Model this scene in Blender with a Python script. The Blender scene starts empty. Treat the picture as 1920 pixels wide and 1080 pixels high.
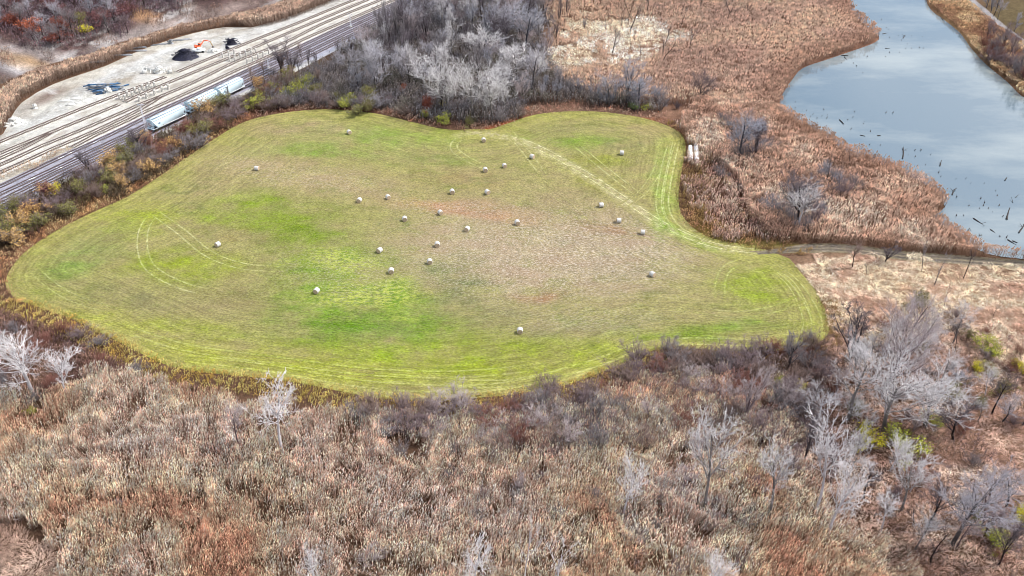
import bpy, math, random
import numpy as np
from mathutils import Vector
from mathutils.geometry import delaunay_2d_cdt

# ------------------------------------------------------------------ camera, sky, sun, exposure
S = bpy.context.scene
COL = S.collection
CAM_H, F_PX, PITCH = 130.0, 1700.0, math.radians(35.5)
cd = bpy.data.cameras.new('camera'); cam = bpy.data.objects.new('camera', cd); COL.objects.link(cam)
cd.sensor_width = 36.0; cd.lens = 36.0 * F_PX / 1920.0; cd.clip_start = 1.0; cd.clip_end = 20000
cam.location = (0, 0, CAM_H); cam.rotation_euler = (math.pi / 2 - PITCH, 0, 0); S.camera = cam
SUN_EL, SUN_AZ = math.radians(50), math.radians(80)      # azimuth clockwise from +Y: light from the back right
w = bpy.data.worlds.new('World'); S.world = w; w.use_nodes = True
nt = w.node_tree; nt.nodes.clear()
wo = nt.nodes.new('ShaderNodeOutputWorld'); bg = nt.nodes.new('ShaderNodeBackground')
sky = nt.nodes.new('ShaderNodeTexSky'); sky.sky_type = 'NISHITA'; sky.sun_disc = False
sky.sun_elevation = SUN_EL; sky.sun_rotation = SUN_AZ; sky.air_density = 1.0; sky.dust_density = 1.0
tc = nt.nodes.new('ShaderNodeTexCoord'); mp = nt.nodes.new('ShaderNodeMapping'); mp.inputs['Scale'].default_value = (2.2, 2.2, 6.0)
nz = nt.nodes.new('ShaderNodeTexNoise'); nz.inputs['Scale'].default_value = 1.6; nz.inputs['Detail'].default_value = 7
rp = nt.nodes.new('ShaderNodeValToRGB'); rp.color_ramp.elements[0].position = .36; rp.color_ramp.elements[1].position = .66
rp.color_ramp.elements[0].color = (.05, .05, .05, 1); rp.color_ramp.elements[1].color = (.92, .92, .92, 1)
mx = nt.nodes.new('ShaderNodeMix'); mx.data_type = 'RGBA'; mx.inputs['B'].default_value = (8.6, 8.9, 9.4, 1)
nt.links.new(tc.outputs['Generated'], mp.inputs['Vector']); nt.links.new(mp.outputs[0], nz.inputs['Vector'])
nt.links.new(nz.outputs['Fac'], rp.inputs[0]); nt.links.new(rp.outputs[0], mx.inputs['Factor'])
nt.links.new(sky.outputs[0], mx.inputs['A']); nt.links.new(mx.outputs['Result'], bg.inputs['Color'])
bg.inputs['Strength'].default_value = 0.1; nt.links.new(bg.outputs[0], wo.inputs['Surface'])
sl = bpy.data.lights.new('sun', 'SUN'); sl.energy = 3.2; sl.angle = math.radians(8); sl.color = (1, .96, .9)
so = bpy.data.objects.new('sun', sl); COL.objects.link(so)
sdir = Vector((math.sin(SUN_AZ) * math.cos(SUN_EL), math.cos(SUN_AZ) * math.cos(SUN_EL), math.sin(SUN_EL)))
so.rotation_euler = sdir.to_track_quat('Z', 'Y').to_euler(); so.location = (0, 0, 300)
S.view_settings.view_transform = 'Standard'; S.view_settings.look = 'None'
S.view_settings.exposure = 0.78; S.view_settings.gamma = 1
try:
    S.cycles.filter_width = 0.85; S.cycles.max_bounces = 5; S.cycles.diffuse_bounces = 3; S.cycles.transparent_max_bounces = 8
except Exception: pass

# ------------------------------------------------------------------ helpers: projection, noise, colour
cs, sn = math.cos(PITCH), math.sin(PITCH)
rng = np.random.default_rng(7); random.seed(7)
def project(X, Y, Z):
    dep = Y * cs + (CAM_H - Z) * sn
    dep = np.maximum(dep, 1.0)
    return 960 + F_PX * X / dep, 540 + F_PX * (-Y * sn + (CAM_H - Z) * cs) / dep
def flat(px, py, z=0.0):
    px = np.asarray(px, float); py = np.asarray(py, float)
    v = (py - 540) / F_PX
    t = (CAM_H - z) / (sn + v * cs)
    return t * (px - 960) / F_PX, t * (cs - v * sn)
def _hash(i, j, s):
    n = (i * 374761393 + j * 668265263 + s * 974634777) & 0xffffffff
    n = ((n ^ (n >> 13)) * 1274126177) & 0xffffffff
    return ((n ^ (n >> 16)) & 0xffff) / 65535.0
def vn(x, y, sc, seed=0, octv=3):
    x = np.asarray(x, float) / sc; y = np.asarray(y, float) / sc; tot = 0; amp = 1; nrm = 0
    for o in range(octv):
        xi = np.floor(x).astype(np.int64); yi = np.floor(y).astype(np.int64); fx = x - xi; fy = y - yi
        fx = fx * fx * (3 - 2 * fx); fy = fy * fy * (3 - 2 * fy)
        a = _hash(xi, yi, seed + o); b = _hash(xi + 1, yi, seed + o); c = _hash(xi, yi + 1, seed + o); d = _hash(xi + 1, yi + 1, seed + o)
        tot = tot + amp * ((a * (1 - fx) + b * fx) * (1 - fy) + (c * (1 - fx) + d * fx) * fy); nrm += amp
        x = x * 2.03 + 11; y = y * 2.03 + 7; amp *= .5
    return tot / nrm
def sm(t): t = np.clip(t, 0, 1); return t * t * (3 - 2 * t)
KA = 0.62
def C(r, g, b, k=None):
    """an sRGB colour as it is seen in daylight -> base colour"""
    c = np.array([r, g, b], float) / 255
    c = np.where(c <= .04045, c / 12.92, ((c + .055) / 1.055) ** 2.4)
    return c * (KA if k is None else k)
def inpoly(X, Y, poly):
    X = np.asarray(X, float); Y = np.asarray(Y, float); r = np.zeros(X.shape, bool); n = len(poly)
    for i in range(n):
        x0, y0 = poly[i]; x1, y1 = poly[(i + 1) % n]
        if y0 == y1: continue
        c = ((y0 > Y) != (y1 > Y)) & (X < (x1 - x0) * (Y - y0) / (y1 - y0) + x0); r ^= c
    return r
def seg_dist(X, Y, line, closed=False):
    d = np.full(np.shape(X), 1e9); n = len(line)
    for i in range(n if closed else n - 1):
        x0, y0 = line[i]; x1, y1 = line[(i + 1) % n]; dx, dy = x1 - x0, y1 - y0
        t = np.clip(((X - x0) * dx + (Y - y0) * dy) / (dx * dx + dy * dy + 1e-9), 0, 1)
        d = np.minimum(d, np.hypot(X - x0 - t * dx, Y - y0 - t * dy))
    return d
def smooth(pts, step=2.0, closed=False):
    p = np.array(pts, float); n = len(p); out = []
    for i in range(n if closed else n - 1):
        g = (lambda k: p[k % n]) if closed else (lambda k: p[min(max(k, 0), n - 1)])
        a, b, c, d = g(i - 1), g(i), g(i + 1), g(i + 2); m = max(1, int(np.hypot(*(c - b)) / step))
        for k in range(m):
            t = k / m
            out.append(.5 * ((2 * b) + (-a + c) * t + (2 * a - 5 * b + 4 * c - d) * t * t + (-a + 3 * b - 3 * c + d) * t ** 3))
    if not closed: out.append(p[-1])
    return np.array(out)
def W(pxs): return np.stack(flat([p[0] for p in pxs], [p[1] for p in pxs]), 1)

# ------------------------------------------------------------------ the layout, traced as ground positions
FIELD = [(12,520),(30,490),(60,462),(110,430),(170,400),(240,368),(300,330),(350,295),(400,262),(450,232),(500,217),(560,208),(620,205),(700,212),(770,228),(820,240),(870,245),(915,243),(950,232),(1000,216),(1060,209),(1130,210),(1200,220),(1250,235),(1278,252),(1286,280),(1278,320),(1272,370),(1280,405),(1310,435),(1350,452),(1400,464),(1440,472),(1480,485),(1500,510),(1530,545),(1550,590),(1553,625),(1530,645),(1480,655),(1400,660),(1320,655),(1260,653),(1210,660),(1160,685),(1110,705),(1050,725),(980,737),(900,746),(820,752),(740,749),(680,742),(600,726),(520,712),(440,704),(360,695),(300,680),(250,655),(200,630),(160,610),(120,592),(70,575),(30,560),(12,540)]
WATER = [(1588,-60),(1592,10),(1600,25),(1625,50),(1648,68),(1640,80),(1600,95),(1550,112),(1505,128),(1485,150),(1468,175),(1462,200),(1475,216),(1510,235),(1545,252),(1570,275),(1600,292),(1650,308),(1700,328),(1740,350),(1765,372),(1772,388),(1760,400),(1745,404),(1765,422),(1790,440),(1820,462),(1850,476),(1920,486),(2060,492),(2060,300),(1960,205),(1915,180),(1890,155),(1850,122),(1822,92),(1800,62),(1770,37),(1740,10),(1715,-60)]
YARD = [(-160,300),(-60,300),(0,262),(12,240),(22,218),(40,193),(70,173),(100,158),(150,140),(200,123),(250,100),(300,81),(360,63),(420,51),(480,52),(520,45),(560,32),(600,15),(640,0),(720,-34),(900,-34),(812,-20),(790,0),(760,22),(700,60),(660,80),(620,100),(560,132),(520,152),(460,178),(400,208),(330,243),(260,278),(200,304),(140,332),(112,348),(60,374),(0,397),(-160,460)]
STRIP = [(-60,215),(0,188),(50,160),(100,138),(175,120),(250,92),(300,76),(360,58),(420,46),(480,34),(530,20),(580,4),(620,-14),(690,-14),(640,0),(600,15),(560,32),(520,45),(480,52),(420,50),(360,62),(300,80),(250,99),(200,122),(150,139),(100,157),(70,172),(40,192),(22,217),(12,239),(0,258),(-60,290)]
fieldW = smooth(W(FIELD), 2.2, True); waterW = smooth(W(WATER), 3.0, True); yardW = smooth(W(YARD), 5, True); stripW = smooth(W(STRIP), 4, True)
hill_line = W([(-160,225),(-60,208),(0,184),(50,157),(100,136),(175,117),(250,90),(300,73),(360,56),(420,44),(480,31),(530,18),(620,-14),(760,-60)])
def height(X, Y):
    X = np.asarray(X, float); Y = np.asarray(Y, float)
    d = seg_dist(X, Y, hill_line)
    yl = np.interp(X, hill_line[:, 0], hill_line[:, 1])
    up = (Y > yl) & (X < 20)
    fade = sm((-40 - X) / 70)
    h = 13 * sm((d - 2) / 42) + 5 * sm((d - 40) / 60) + 1.6 * (vn(X, Y, 9, 5) - .5) * sm(d / 15)
    return np.where(up, h * fade, 0.0)
def P(px, py):
    """pixel -> point on the terrain"""
    z = 0.0
    for _ in range(12):
        x, y = flat(px, py, z); z = .5 * z + .5 * float(height(x, y))
    return float(x), float(y), float(height(x, y))

# ------------------------------------------------------------------ helpers: meshes, materials, objects
def mesh(name, V, Fc, attrs=None, shade=False, mats=None, midx=None):
    V = np.asarray(V, np.float32).reshape(-1, 3); Fc = np.asarray(Fc, np.int32); k = Fc.shape[1]
    me = bpy.data.meshes.new(name)
    me.vertices.add(len(V)); me.vertices.foreach_set('co', V.ravel())
    me.loops.add(Fc.size); me.loops.foreach_set('vertex_index', Fc.ravel())
    me.polygons.add(len(Fc)); me.polygons.foreach_set('loop_start', np.arange(0, Fc.size, k, dtype=np.int32))
    if shade: me.polygons.foreach_set('use_smooth', np.ones(len(Fc), bool))
    if midx is not None: me.polygons.foreach_set('material_index', np.asarray(midx, np.int32))
    for m in (mats or []): me.materials.append(m)
    me.update(calc_edges=True)
    for an, arr in (attrs or {}).items():
        arr = np.asarray(arr, np.float32)
        if arr.ndim == 2:
            a = me.color_attributes.new(an, 'FLOAT_COLOR', 'POINT')
            if arr.shape[1] == 3: arr = np.concatenate([arr, np.ones((len(arr), 1), np.float32)], 1)
            a.data.foreach_set('color', arr.ravel())
        else:
            a = me.attributes.new(an, 'FLOAT', 'POINT'); a.data.foreach_set('value', arr)
    return me
def obj(name, me, mat=None, parent=None, loc=None, **props):
    o = bpy.data.objects.new(name, me); COL.objects.link(o)
    if mat is not None and len(me.materials) == 0: me.materials.append(mat)
    if parent is not None: o.parent = parent
    if loc is not None: o.location = loc
    for k, v in props.items(): o[k] = v
    return o
def tag(o, label, cat, group=None):
    o['label'] = label; o['category'] = cat
    if group: o['group'] = group
    return o
def empty(name, loc, rz=0.0):
    e = bpy.data.objects.new(name, None); COL.objects.link(e); e.location = loc; e.rotation_euler = (0, 0, rz); e.empty_display_size = .5
    return e
def copy_tree(o, parent=None):
    c = o.copy(); COL.objects.link(c); c.parent = parent
    for ch in kids.get(o.name, []): copy_tree(ch, c)
    return c
kids = {}
def part(name, me, mat, parent, **kw):
    o = obj(name, me, mat, parent, **kw); kids.setdefault(parent.name, []).append(o); return o
class N:
    def __init__(s, name, rough=.9, spec=.2):
        s.m = bpy.data.materials.new(name); s.m.use_nodes = True; s.t = s.m.node_tree; s.b = s.t.nodes['Principled BSDF']
        s.b.inputs['Roughness'].default_value = rough; s.b.inputs['Specular IOR Level'].default_value = spec
    def n(s, typ, **kw):
        x = s.t.nodes.new(typ)
        for k, v in kw.items(): setattr(x, k, v)
        return x
    def l(s, a, b): s.t.links.new(a, b)
    def mix(s, a, b, f, mode='MIX'):
        x = s.n('ShaderNodeMix', data_type='RGBA', blend_type=mode)
        for key, v in (('A', a), ('B', b), ('Factor', f)):
            if hasattr(v, 'is_linked'): s.l(v, x.inputs[key])
            elif isinstance(v, (int, float)): x.inputs[key].default_value = v
            else: x.inputs[key].default_value = (*v[:3], 1)
        return x.outputs['Result']
    def noise(s, scale, detail=3, vec=None, rough=.6, lo=.35, hi=.65):
        x = s.n('ShaderNodeTexNoise'); x.inputs['Scale'].default_value = scale; x.inputs['Detail'].default_value = detail; x.inputs['Roughness'].default_value = rough
        if vec is None: vec = s.pos()
        s.l(vec, x.inputs['Vector'])
        r = s.n('ShaderNodeMapRange'); r.inputs['From Min'].default_value = lo; r.inputs['From Max'].default_value = hi; s.l(x.outputs['Fac'], r.inputs['Value'])
        return r.outputs[0]
    def pos(s):
        if not hasattr(s, '_p'): s._p = s.n('ShaderNodeNewGeometry').outputs['Position']
        return s._p
    def scl(s, vec, k, rz=0):
        x = s.n('ShaderNodeMapping'); x.inputs['Scale'].default_value = k; x.inputs['Rotation'].default_value = (0, 0, rz); s.l(vec, x.inputs['Vector']); return x.outputs[0]
    def attr(s, name, out='Color'):
        x = s.n('ShaderNodeAttribute'); x.attribute_name = name; return x.outputs[out]
    def mul(s, a, b, op='MULTIPLY'):
        x = s.n('ShaderNodeMath', operation=op)
        for i, v in enumerate((a, b)):
            if hasattr(v, 'is_linked'): s.l(v, x.inputs[i])
            else: x.inputs[i].default_value = v
        return x.outputs[0]
    def gain(s, col, f, lo, hi):
        """col * (lo..hi by f)"""
        r = s.n('ShaderNodeMapRange'); r.inputs['To Min'].default_value = lo; r.inputs['To Max'].default_value = hi; s.l(f, r.inputs['Value'])
        v = s.n('ShaderNodeVectorMath', operation='SCALE'); s.l(col, v.inputs[0]); s.l(r.outputs[0], v.inputs['Scale']); return v.outputs[0]
    def bump(s, h, dist, strength=1.0):
        b = s.n('ShaderNodeBump'); b.inputs['Distance'].default_value = dist; b.inputs['Strength'].default_value = strength
        s.l(h, b.inputs['Height']); s.l(b.outputs[0], s.b.inputs['Normal'])
    def out(s, col):
        if hasattr(col, 'is_linked'): s.l(col, s.b.inputs['Base Color'])
        else: s.b.inputs['Base Color'].default_value = (*col[:3], 1)
        return s.m
def plain(name, col, rough=.8, spec=.2, var=.25, scale=1.5, metallic=0):
    q = N(name, rough, spec); q.b.inputs['Metallic'].default_value = metallic
    tcn = q.n('ShaderNodeTexCoord').outputs['Object']
    f = q.noise(scale, 4, tcn); r = q.n('ShaderNodeRGB'); r.outputs[0].default_value = (*col[:3], 1)
    return q.out(q.gain(r.outputs[0], f, 1 - var, 1 + var))
def fib_mat(name, var=.3, scale=.5):
    """reeds, grass, leaves: colour from the plants themselves"""
    q = N(name, 1.0, .0); c = q.attr('Col'); f = q.noise(scale, 2)
    g = q.gain(c, f, 1 - var, 1 + var); q.out(g); tr = q.n('ShaderNodeBsdfTranslucent'); q.l(g, tr.inputs['Color'])
    ms = q.n('ShaderNodeMixShader'); ms.inputs[0].default_value = .4; q.l(q.b.outputs[0], ms.inputs[1]); q.l(tr.outputs[0], ms.inputs[2])
    q.l(ms.outputs[0], q.t.nodes['Material Output'].inputs['Surface']); return q.m
def twig_mat(name, bark, twig, var=.25):
    q = N(name, .9, .1); l = q.attr('lvl', 'Fac'); c = q.mix(bark, twig, l)
    tcn = q.n('ShaderNodeTexCoord').outputs['Object']; f = q.noise(.9, 3, tcn)
    q.out(q.gain(c, f, 1 - var, 1 + var)); return q.m

def tubes(A, B, RA, RB, n=3):
    A = np.asarray(A, float); B = np.asarray(B, float); d = B - A; L = np.linalg.norm(d, axis=1, keepdims=True) + 1e-9; d = d / L
    ref = np.where(np.abs(d[:, 2:3]) > .9, [[1., 0, 0]], [[0, 0, 1.]]); u = np.cross(d, ref); u /= np.linalg.norm(u, axis=1, keepdims=True) + 1e-9; v = np.cross(d, u)
    a = np.arange(n) * 2 * np.pi / n; ring = u[:, None] * np.cos(a)[None, :, None] + v[:, None] * np.sin(a)[None, :, None]
    V = np.concatenate([A[:, None] + ring * np.reshape(RA, (-1, 1, 1)), B[:, None] + ring * np.reshape(RB, (-1, 1, 1))], 1)
    m = len(A); base = (np.arange(m) * 2 * n)[:, None]; k = np.arange(n); kn = (k + 1) % n
    Q = np.stack([base + k, base + kn, base + n + kn, base + n + k], 2).reshape(-1, 4)
    return V.reshape(-1, 3), Q
class MB:
    """collects solid pieces, built as one quad mesh"""
    def __init__(s): s.V = []; s.F = []; s.n = 0; s.mi = []
    def add(s, V, Q, mi=0):
        V = np.asarray(V, float).reshape(-1, 3); Q = np.asarray(Q, int); s.V.append(V); s.F.append(Q + s.n); s.n += len(V); s.mi += [mi] * len(Q); return s
    def box(s, c, d, rz=0, taper=1.0, tilt=0, mi=0):
        x, y, z = [k / 2 for k in d]
        v = np.array([(-x,-y,-z),(x,-y,-z),(x,y,-z),(-x,y,-z),(-x*taper,-y*taper,z),(x*taper,-y*taper,z),(x*taper,y*taper,z),(-x*taper,y*taper,z)])
        if tilt: ct, st = math.cos(tilt), math.sin(tilt); v = np.stack([v[:,0]*ct+v[:,2]*st, v[:,1], -v[:,0]*st+v[:,2]*ct], 1)
        cz, sz = math.cos(rz), math.sin(rz); v = np.stack([v[:,0]*cz-v[:,1]*sz, v[:,0]*sz+v[:,1]*cz, v[:,2]], 1) + np.array(c)
        return s.add(v, [(0,3,2,1),(4,5,6,7),(0,1,5,4),(1,2,6,5),(2,3,7,6),(3,0,4,7)], mi)
    def tube(s, a, b, r0, r1=None, n=8, mi=0, caps=True):
        V, Q = tubes([a], [b], [r0], [r0 if r1 is None else r1], n); k = s.n; s.add(V, Q, mi)
        if caps and n % 2 == 0:
            for off in (0, n):
                for j in range(1, n // 2): pass
                s.V.append(np.array([np.array(a if off == 0 else b, float)])); ci = s.n; s.n += 1
                q = [(k+off+j, k+off+(j+1) % n, k+off+(j+2) % n, ci) for j in range(0, n, 2)]
                s.F.append(np.array(q)); s.mi += [mi] * len(q)
        return s
    def prism(s, prof, x0, x1, mi=0, inset0=None, inset1=None):
        """profile (y,z) loop of even count extruded along x"""
        n = len(prof); v = [(x0, p[0], p[1]) for p in (inset0 or prof)] + [(x1, p[0], p[1]) for p in (inset1 or prof)]
        q = [(i, (i+1) % n, n+(i+1) % n, n+i) for i in range(n)]
        for off in (0, n):
            for i in range(1, n - 2, 2): q.append((off, off+i, off+i+1, off+i+2))
        return s.add(v, q, mi)
    def build(s, name, mats=None): return mesh(name, np.concatenate(s.V), np.concatenate(s.F), mats=mats, midx=s.mi if mats else None)

def sheet(name, poly, z, step, mat, colfn=None, extra=None, jitter=.25):
    """a ground sheet with interior points so that it can carry colour"""
    poly = np.asarray(poly); x0, y0 = poly.min(0); x1, y1 = poly.max(0)
    gx, gy = np.meshgrid(np.arange(x0, x1, step), np.arange(y0, y1, step)); gx = gx.ravel(); gy = gy.ravel()
    gx = gx + rng.uniform(-jitter, jitter, gx.shape) * step; gy = gy + rng.uniform(-jitter, jitter, gy.shape) * step
    k = inpoly(gx, gy, poly); gx = gx[k]; gy = gy[k]; k = seg_dist(gx, gy, poly, True) > step * .4; gx = gx[k]; gy = gy[k]
    pts = [Vector(p) for p in poly] + [Vector(p) for p in zip(gx, gy)]; n = len(poly)
    r = delaunay_2d_cdt(pts, [(i, (i + 1) % n) for i in range(n)], [], 1, 1e-5)
    v = np.array([(p.x, p.y, z) for p in r[0]]); f = np.array([t for t in r[2] if len(t) == 3])
    a = {}
    if colfn: a['Col'] = colfn(v[:, 0], v[:, 1])
    if extra: a.update(extra(v[:, 0], v[:, 1]))
    return obj(name, mesh(name, v, f, a), mat, kind='structure')

# ------------------------------------------------------------------ ground colours
def blobs(X, Y, base, lst, seed=3, wob=18, Z=0.0, brk=0.0):
    nb = (vn(X * .55, Y, 2.6, seed + 50, 4) - .5) * brk if brk else 0.0
    px, py = project(X, Y, Z); out = np.tile(np.asarray(base, float), (len(X), 1))
    px = px + (vn(X, Y, 14, seed) - .5) * wob * 3; py = py + (vn(X, Y, 14, seed + 9) - .5) * wob
    for (cx, cy, rx, ry, rot, col, wt) in lst:
        a = math.radians(rot); dx = px - cx; dy = py - cy; u = (dx * math.cos(a) + dy * math.sin(a)) / rx; v = (-dx * math.sin(a) + dy * math.cos(a)) / ry
        k = wt * np.exp(-.9 * (u * u + v * v) ** 1.5); k = np.clip(k + nb * np.minimum(k * 2.5, 1), 0, 1)[:, None]
        out = out * (1 - k) + col * k
    return out
FB = [(640,680,560,38,0,C(168,178,58),.85),(900,660,330,44,0,C(154,172,52),.75),(655,520,120,70,8,C(124,158,38),.8),(660,585,160,55,5,C(112,154,28),.9),(735,610,120,40,0,C(104,148,26),.6),
 (540,425,110,48,10,C(120,148,26),.95),(480,400,90,30,0,C(136,162,38),.8),(700,252,150,22,3,C(142,170,74),.75),(590,285,110,14,0,C(128,162,58),.7),(820,300,90,10,4,C(130,150,70),.6),
 (1000,480,230,72,3,C(182,164,140),.95),(1130,460,150,60,10,C(176,160,136),.8),(860,385,120,13,3,C(190,140,114),.85),(930,400,90,11,6,C(192,140,112),.7),(1015,556,48,10,0,C(176,132,102),.75),(1140,430,60,12,10,C(172,136,112),.6),
 (1050,380,160,40,5,C(168,154,118),.6),(560,330,190,26,8,C(176,158,122),.8),(860,335,120,14,4,C(158,142,98),.6),(450,440,60,18,10,C(150,134,92),.6),(560,240,110,16,0,C(168,152,118),.65),(400,330,60,30,-30,C(165,152,112),.6),
 (220,560,110,26,10,C(134,134,92),.65),(430,560,70,18,0,C(150,140,98),.6),(850,530,60,48,0,C(120,132,84),.7),(1110,610,150,22,-3,C(152,154,108),.6),(930,590,60,20,0,C(150,150,110),.5),
 (1420,545,80,44,20,C(154,172,58),.9),(1500,600,50,30,0,C(158,166,84),.7),(1320,622,120,16,-3,C(112,154,40),.9),(1250,350,18,90,4,C(144,172,88),.8),(1290,440,60,12,30,C(116,158,48),.75),
 (1100,240,130,10,3,C(150,148,100),.6),(1080,265,90,14,5,C(132,160,62),.7),(1220,240,60,16,10,C(172,152,120),.6),(1120,300,60,16,0,C(150,158,60),.6),(1120,345,50,16,10,C(152,150,80),.5),
 (250,415,100,32,-10,C(160,172,62),.85),(340,500,110,30,0,C(150,168,40),.85),(140,490,80,28,-20,C(134,160,78),.75),(200,440,60,18,-20,C(150,164,90),.6),(300,610,140,20,6,C(160,172,66),.7),(100,545,60,14,0,C(150,165,80),.6)]
yel = [(640,487,66,24,10,C(190,204,84),1.0),(700,555,90,24,5,C(188,200,84),1.0),(620,560,50,16,0,C(180,196,80),.7),(745,530,40,14,0,C(178,196,84),.6),(535,492,14,5,0,C(196,204,70),.9),(745,600,40,6,0,C(186,194,90),.6),(440,628,20,5,0,C(150,190,60),.8),(270,437,30,8,0,C(176,186,76),.5)]
rings = [(300,362,14,6),(338,353,30,9),(350,390,26,9),(495,452,9,4),(536,492,13,6),(1170,270,30,8),(738,420,26,9),(905,338,22,4),(540,585,16,7)]
def field_col(X, Y):
    c = blobs(X, Y, C(164,160,104), FB, brk=1.5)
    c2 = blobs(X, Y, (0, 0, 0), [(a, b, x, y, r, np.array((1., 1, 1)), w_) for a, b, x, y, r, _, w_ in yel], seed=21, wob=10)[:, :1]
    sp = sm((vn(X, Y, 3.0, 31, 3) - .42) / .14)[:, None]
    c = c * (1 - c2 * .35) + C(120,156,36) * c2 * .35
    br = sm((vn(X, Y, 4, 77, 3) - .5) / .15)[:, None] * .16
    c = c * (1 - br) + C(176,168,130) * br
    px, py = project(X, Y, 0)
    for (cx, cy, rx, ry) in rings:
        q = np.hypot((px - cx) / rx, (py - cy) / ry); k = (np.exp(-((q - 1) / .22) ** 2) * .5 * sm((vn(X, Y, 2.5, 5) - .3) / .2))[:, None]
        c = c * (1 - k) + C(92,118,62) * k
    e = seg_dist(X, Y, fieldW, True)
    k = (sm(1 - e / 14) * .4)[:, None]; c = c * (1 - k) + C(178,180,84) * k
    k = (np.exp(-((e - 1.3) / .9) ** 2) * .5 * (py > 600))[:, None]; c = c * (1 - k) + C(214,208,132) * k
    c = c * np.array([1.05, 1.03, .9])
    return c * (1.08 + .34 * vn(X, Y, 6, 40, 3))[:, None]
def land_mat(name, streaky=False, grain=1.0, wear=False, bumpy=.25):
    q = N(name, 1.0, .05); c = q.attr('Col')
    if wear:
        br = q.noise(.5, 5, None, .75, .36, .62); c = q.mix(c, q.attr('Tint'), q.mul(q.attr('wear', 'Fac'), br))
    c = q.gain(c, q.noise(.35, 4, None, .6), .86, 1.14)
    g = q.noise(2.6 * grain, 5, q.scl(q.pos(), (.6, 1.0, 1)), .8, .32, .68); c = q.gain(c, g, .5, 1.5)
    g2 = q.noise(.9 * grain, 3, None, .8, .46, .56); c = q.gain(c, g2, .9, 1.1)
    pale = q.noise(1.3 * grain, 4, q.scl(q.pos(), (1, 1, 1)), .8, .56, .66); c = q.mix(c, C(205, 196, 165), q.mul(pale, .28))
    if streaky:
        n3 = q.noise(.13, 6, q.scl(q.pos(), (.5, 1, 1)), .68, .42, .6); c = q.mix(c, C(190, 160, 130, .68), q.mul(n3, q.mul(q.mul(q.attr('fleck', 'Fac'), .5), .22, 'ADD')))
        n4 = q.noise(.17, 6, q.scl(q.pos(), (.6, 1, 1), .6), .68, .52, .68); c = q.mix(c, C(126, 146, 58, .68), q.mul(n4, .4))
        n5 = q.noise(1.0, 5, q.scl(q.pos(), (.6, 1, 1)), .75, .46, .56); c = q.mix(c, C(206, 214, 100, .72), q.mul(n5, q.attr('yel', 'Fac')))
        fl = q.noise(1.5, 4, q.scl(q.pos(), (.8, 1.3, 1)), .85, .5, .6); c = q.mix(c, C(236, 222, 206, .8), q.mul(fl, q.attr('fleck', 'Fac')))
        fd = q.noise(2.0, 3, q.scl(q.pos(), (.7, 1.4, 1)), .8, .54, .64); c = q.mix(c, C(84, 76, 44), q.mul(fd, .42))
        e = q.attr('edge', 'Fac'); cv = q.n('ShaderNodeCombineXYZ'); q.l(q.mul(e, 1.0), cv.inputs[0]); q.l(q.attr('along', 'Fac'), cv.inputs[1])
        s1 = q.noise(1.1, 2, cv.outputs[0], .6, .35, .65); s2 = q.attr('strk', 'Fac')
        r = q.n('ShaderNodeMapRange'); q.l(s1, r.inputs['Value']); r.inputs['To Min'].default_value = .78; r.inputs['To Max'].default_value = 1.22
        c2 = q.n('ShaderNodeVectorMath', operation='SCALE'); q.l(c, c2.inputs[0]); q.l(r.outputs[0], c2.inputs['Scale'])
        c = q.mix(c, c2.outputs[0], s2)
    q.bump(g, bumpy); return q.out(c)
def field_extra(X, Y):
    e = seg_dist(X, Y, fieldW, True)
    ang = np.arctan2(Y - 210, X)
    br = [(1000,480,230,80,3,np.ones(3),.75),(1150,460,140,60,10,np.ones(3),.6),(850,388,120,16,3,np.ones(3),.45),(560,330,170,24,8,np.ones(3),.35),(1110,600,150,22,-3,np.ones(3),.3),(640,520,110,50,5,np.ones(3),.3)]
    return {'edge': e, 'along': ang * 6, 'strk': .15 + .6 * sm(1 - e / 60), 'yel': blobs(X, Y, (0, 0, 0), [(a, b, x, y, r, np.array((1., 1, 1)), w_) for a, b, x, y, r, _, w_ in yel], seed=21, wob=10, brk=1.2)[:, 0], 'fleck': .1 + .9 * blobs(X, Y, (0, 0, 0), br, 71)[:, 0]}
mat_field = land_mat('mown_grass', streaky=True)
sheet('hay_field', fieldW, .03, 1.1, mat_field, field_col, field_extra)

# worn routes and wheel tracks across the field
mat_wear = land_mat('worn_grass', wear=True)
def ribbon(name, pts, width, z, tint, cross=(0, 1, 1, 0), colfn=field_col, mat=None, step=1.2, strength=1.0, taper=False):
    p = smooth(W(pts), step); t = np.gradient(p, axis=0); t /= np.linalg.norm(t, axis=1, keepdims=True); nrm = np.stack([-t[:, 1], t[:, 0]], 1)
    m = len(cross); offs = np.linspace(-.5, .5, m) * width; wt = np.clip((np.arange(len(p)) + 1) / 14, .08, 1)[:, None, None] if taper else 1.0
    V = (p[:, None] + nrm[:, None] * offs[None, :, None] * wt).reshape(-1, 2); n = len(p)
    endf = np.clip(np.minimum(np.arange(n), np.arange(n)[::-1]) / 6, 0, 1)
    wv = (np.array(cross)[None] * endf[:, None] * strength).ravel()
    Q = np.array([(i * m + j, i * m + j + 1, (i + 1) * m + j + 1, (i + 1) * m + j) for i in range(n - 1) for j in range(m - 1)])
    V3 = np.concatenate([V, np.full((len(V), 1), z)], 1)
    return obj(name, mesh(name, V3, Q, {'Col': colfn(V[:, 0], V[:, 1]), 'wear': wv, 'Tint': np.tile(tint, (len(V), 1))}), mat or mat_wear, kind='structure')
straw = C(238,232,190,1.0)
ribbon('worn_route', [(845,262),(870,251),(930,253),(990,270),(1050,300),(1110,335),(1170,375),(1230,415),(1290,445),(1350,463),(1425,474)], 6.5, .036, C(208,194,160,.9), (0,.4,.8,.9,.8,.4,0), strength=.8)
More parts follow.
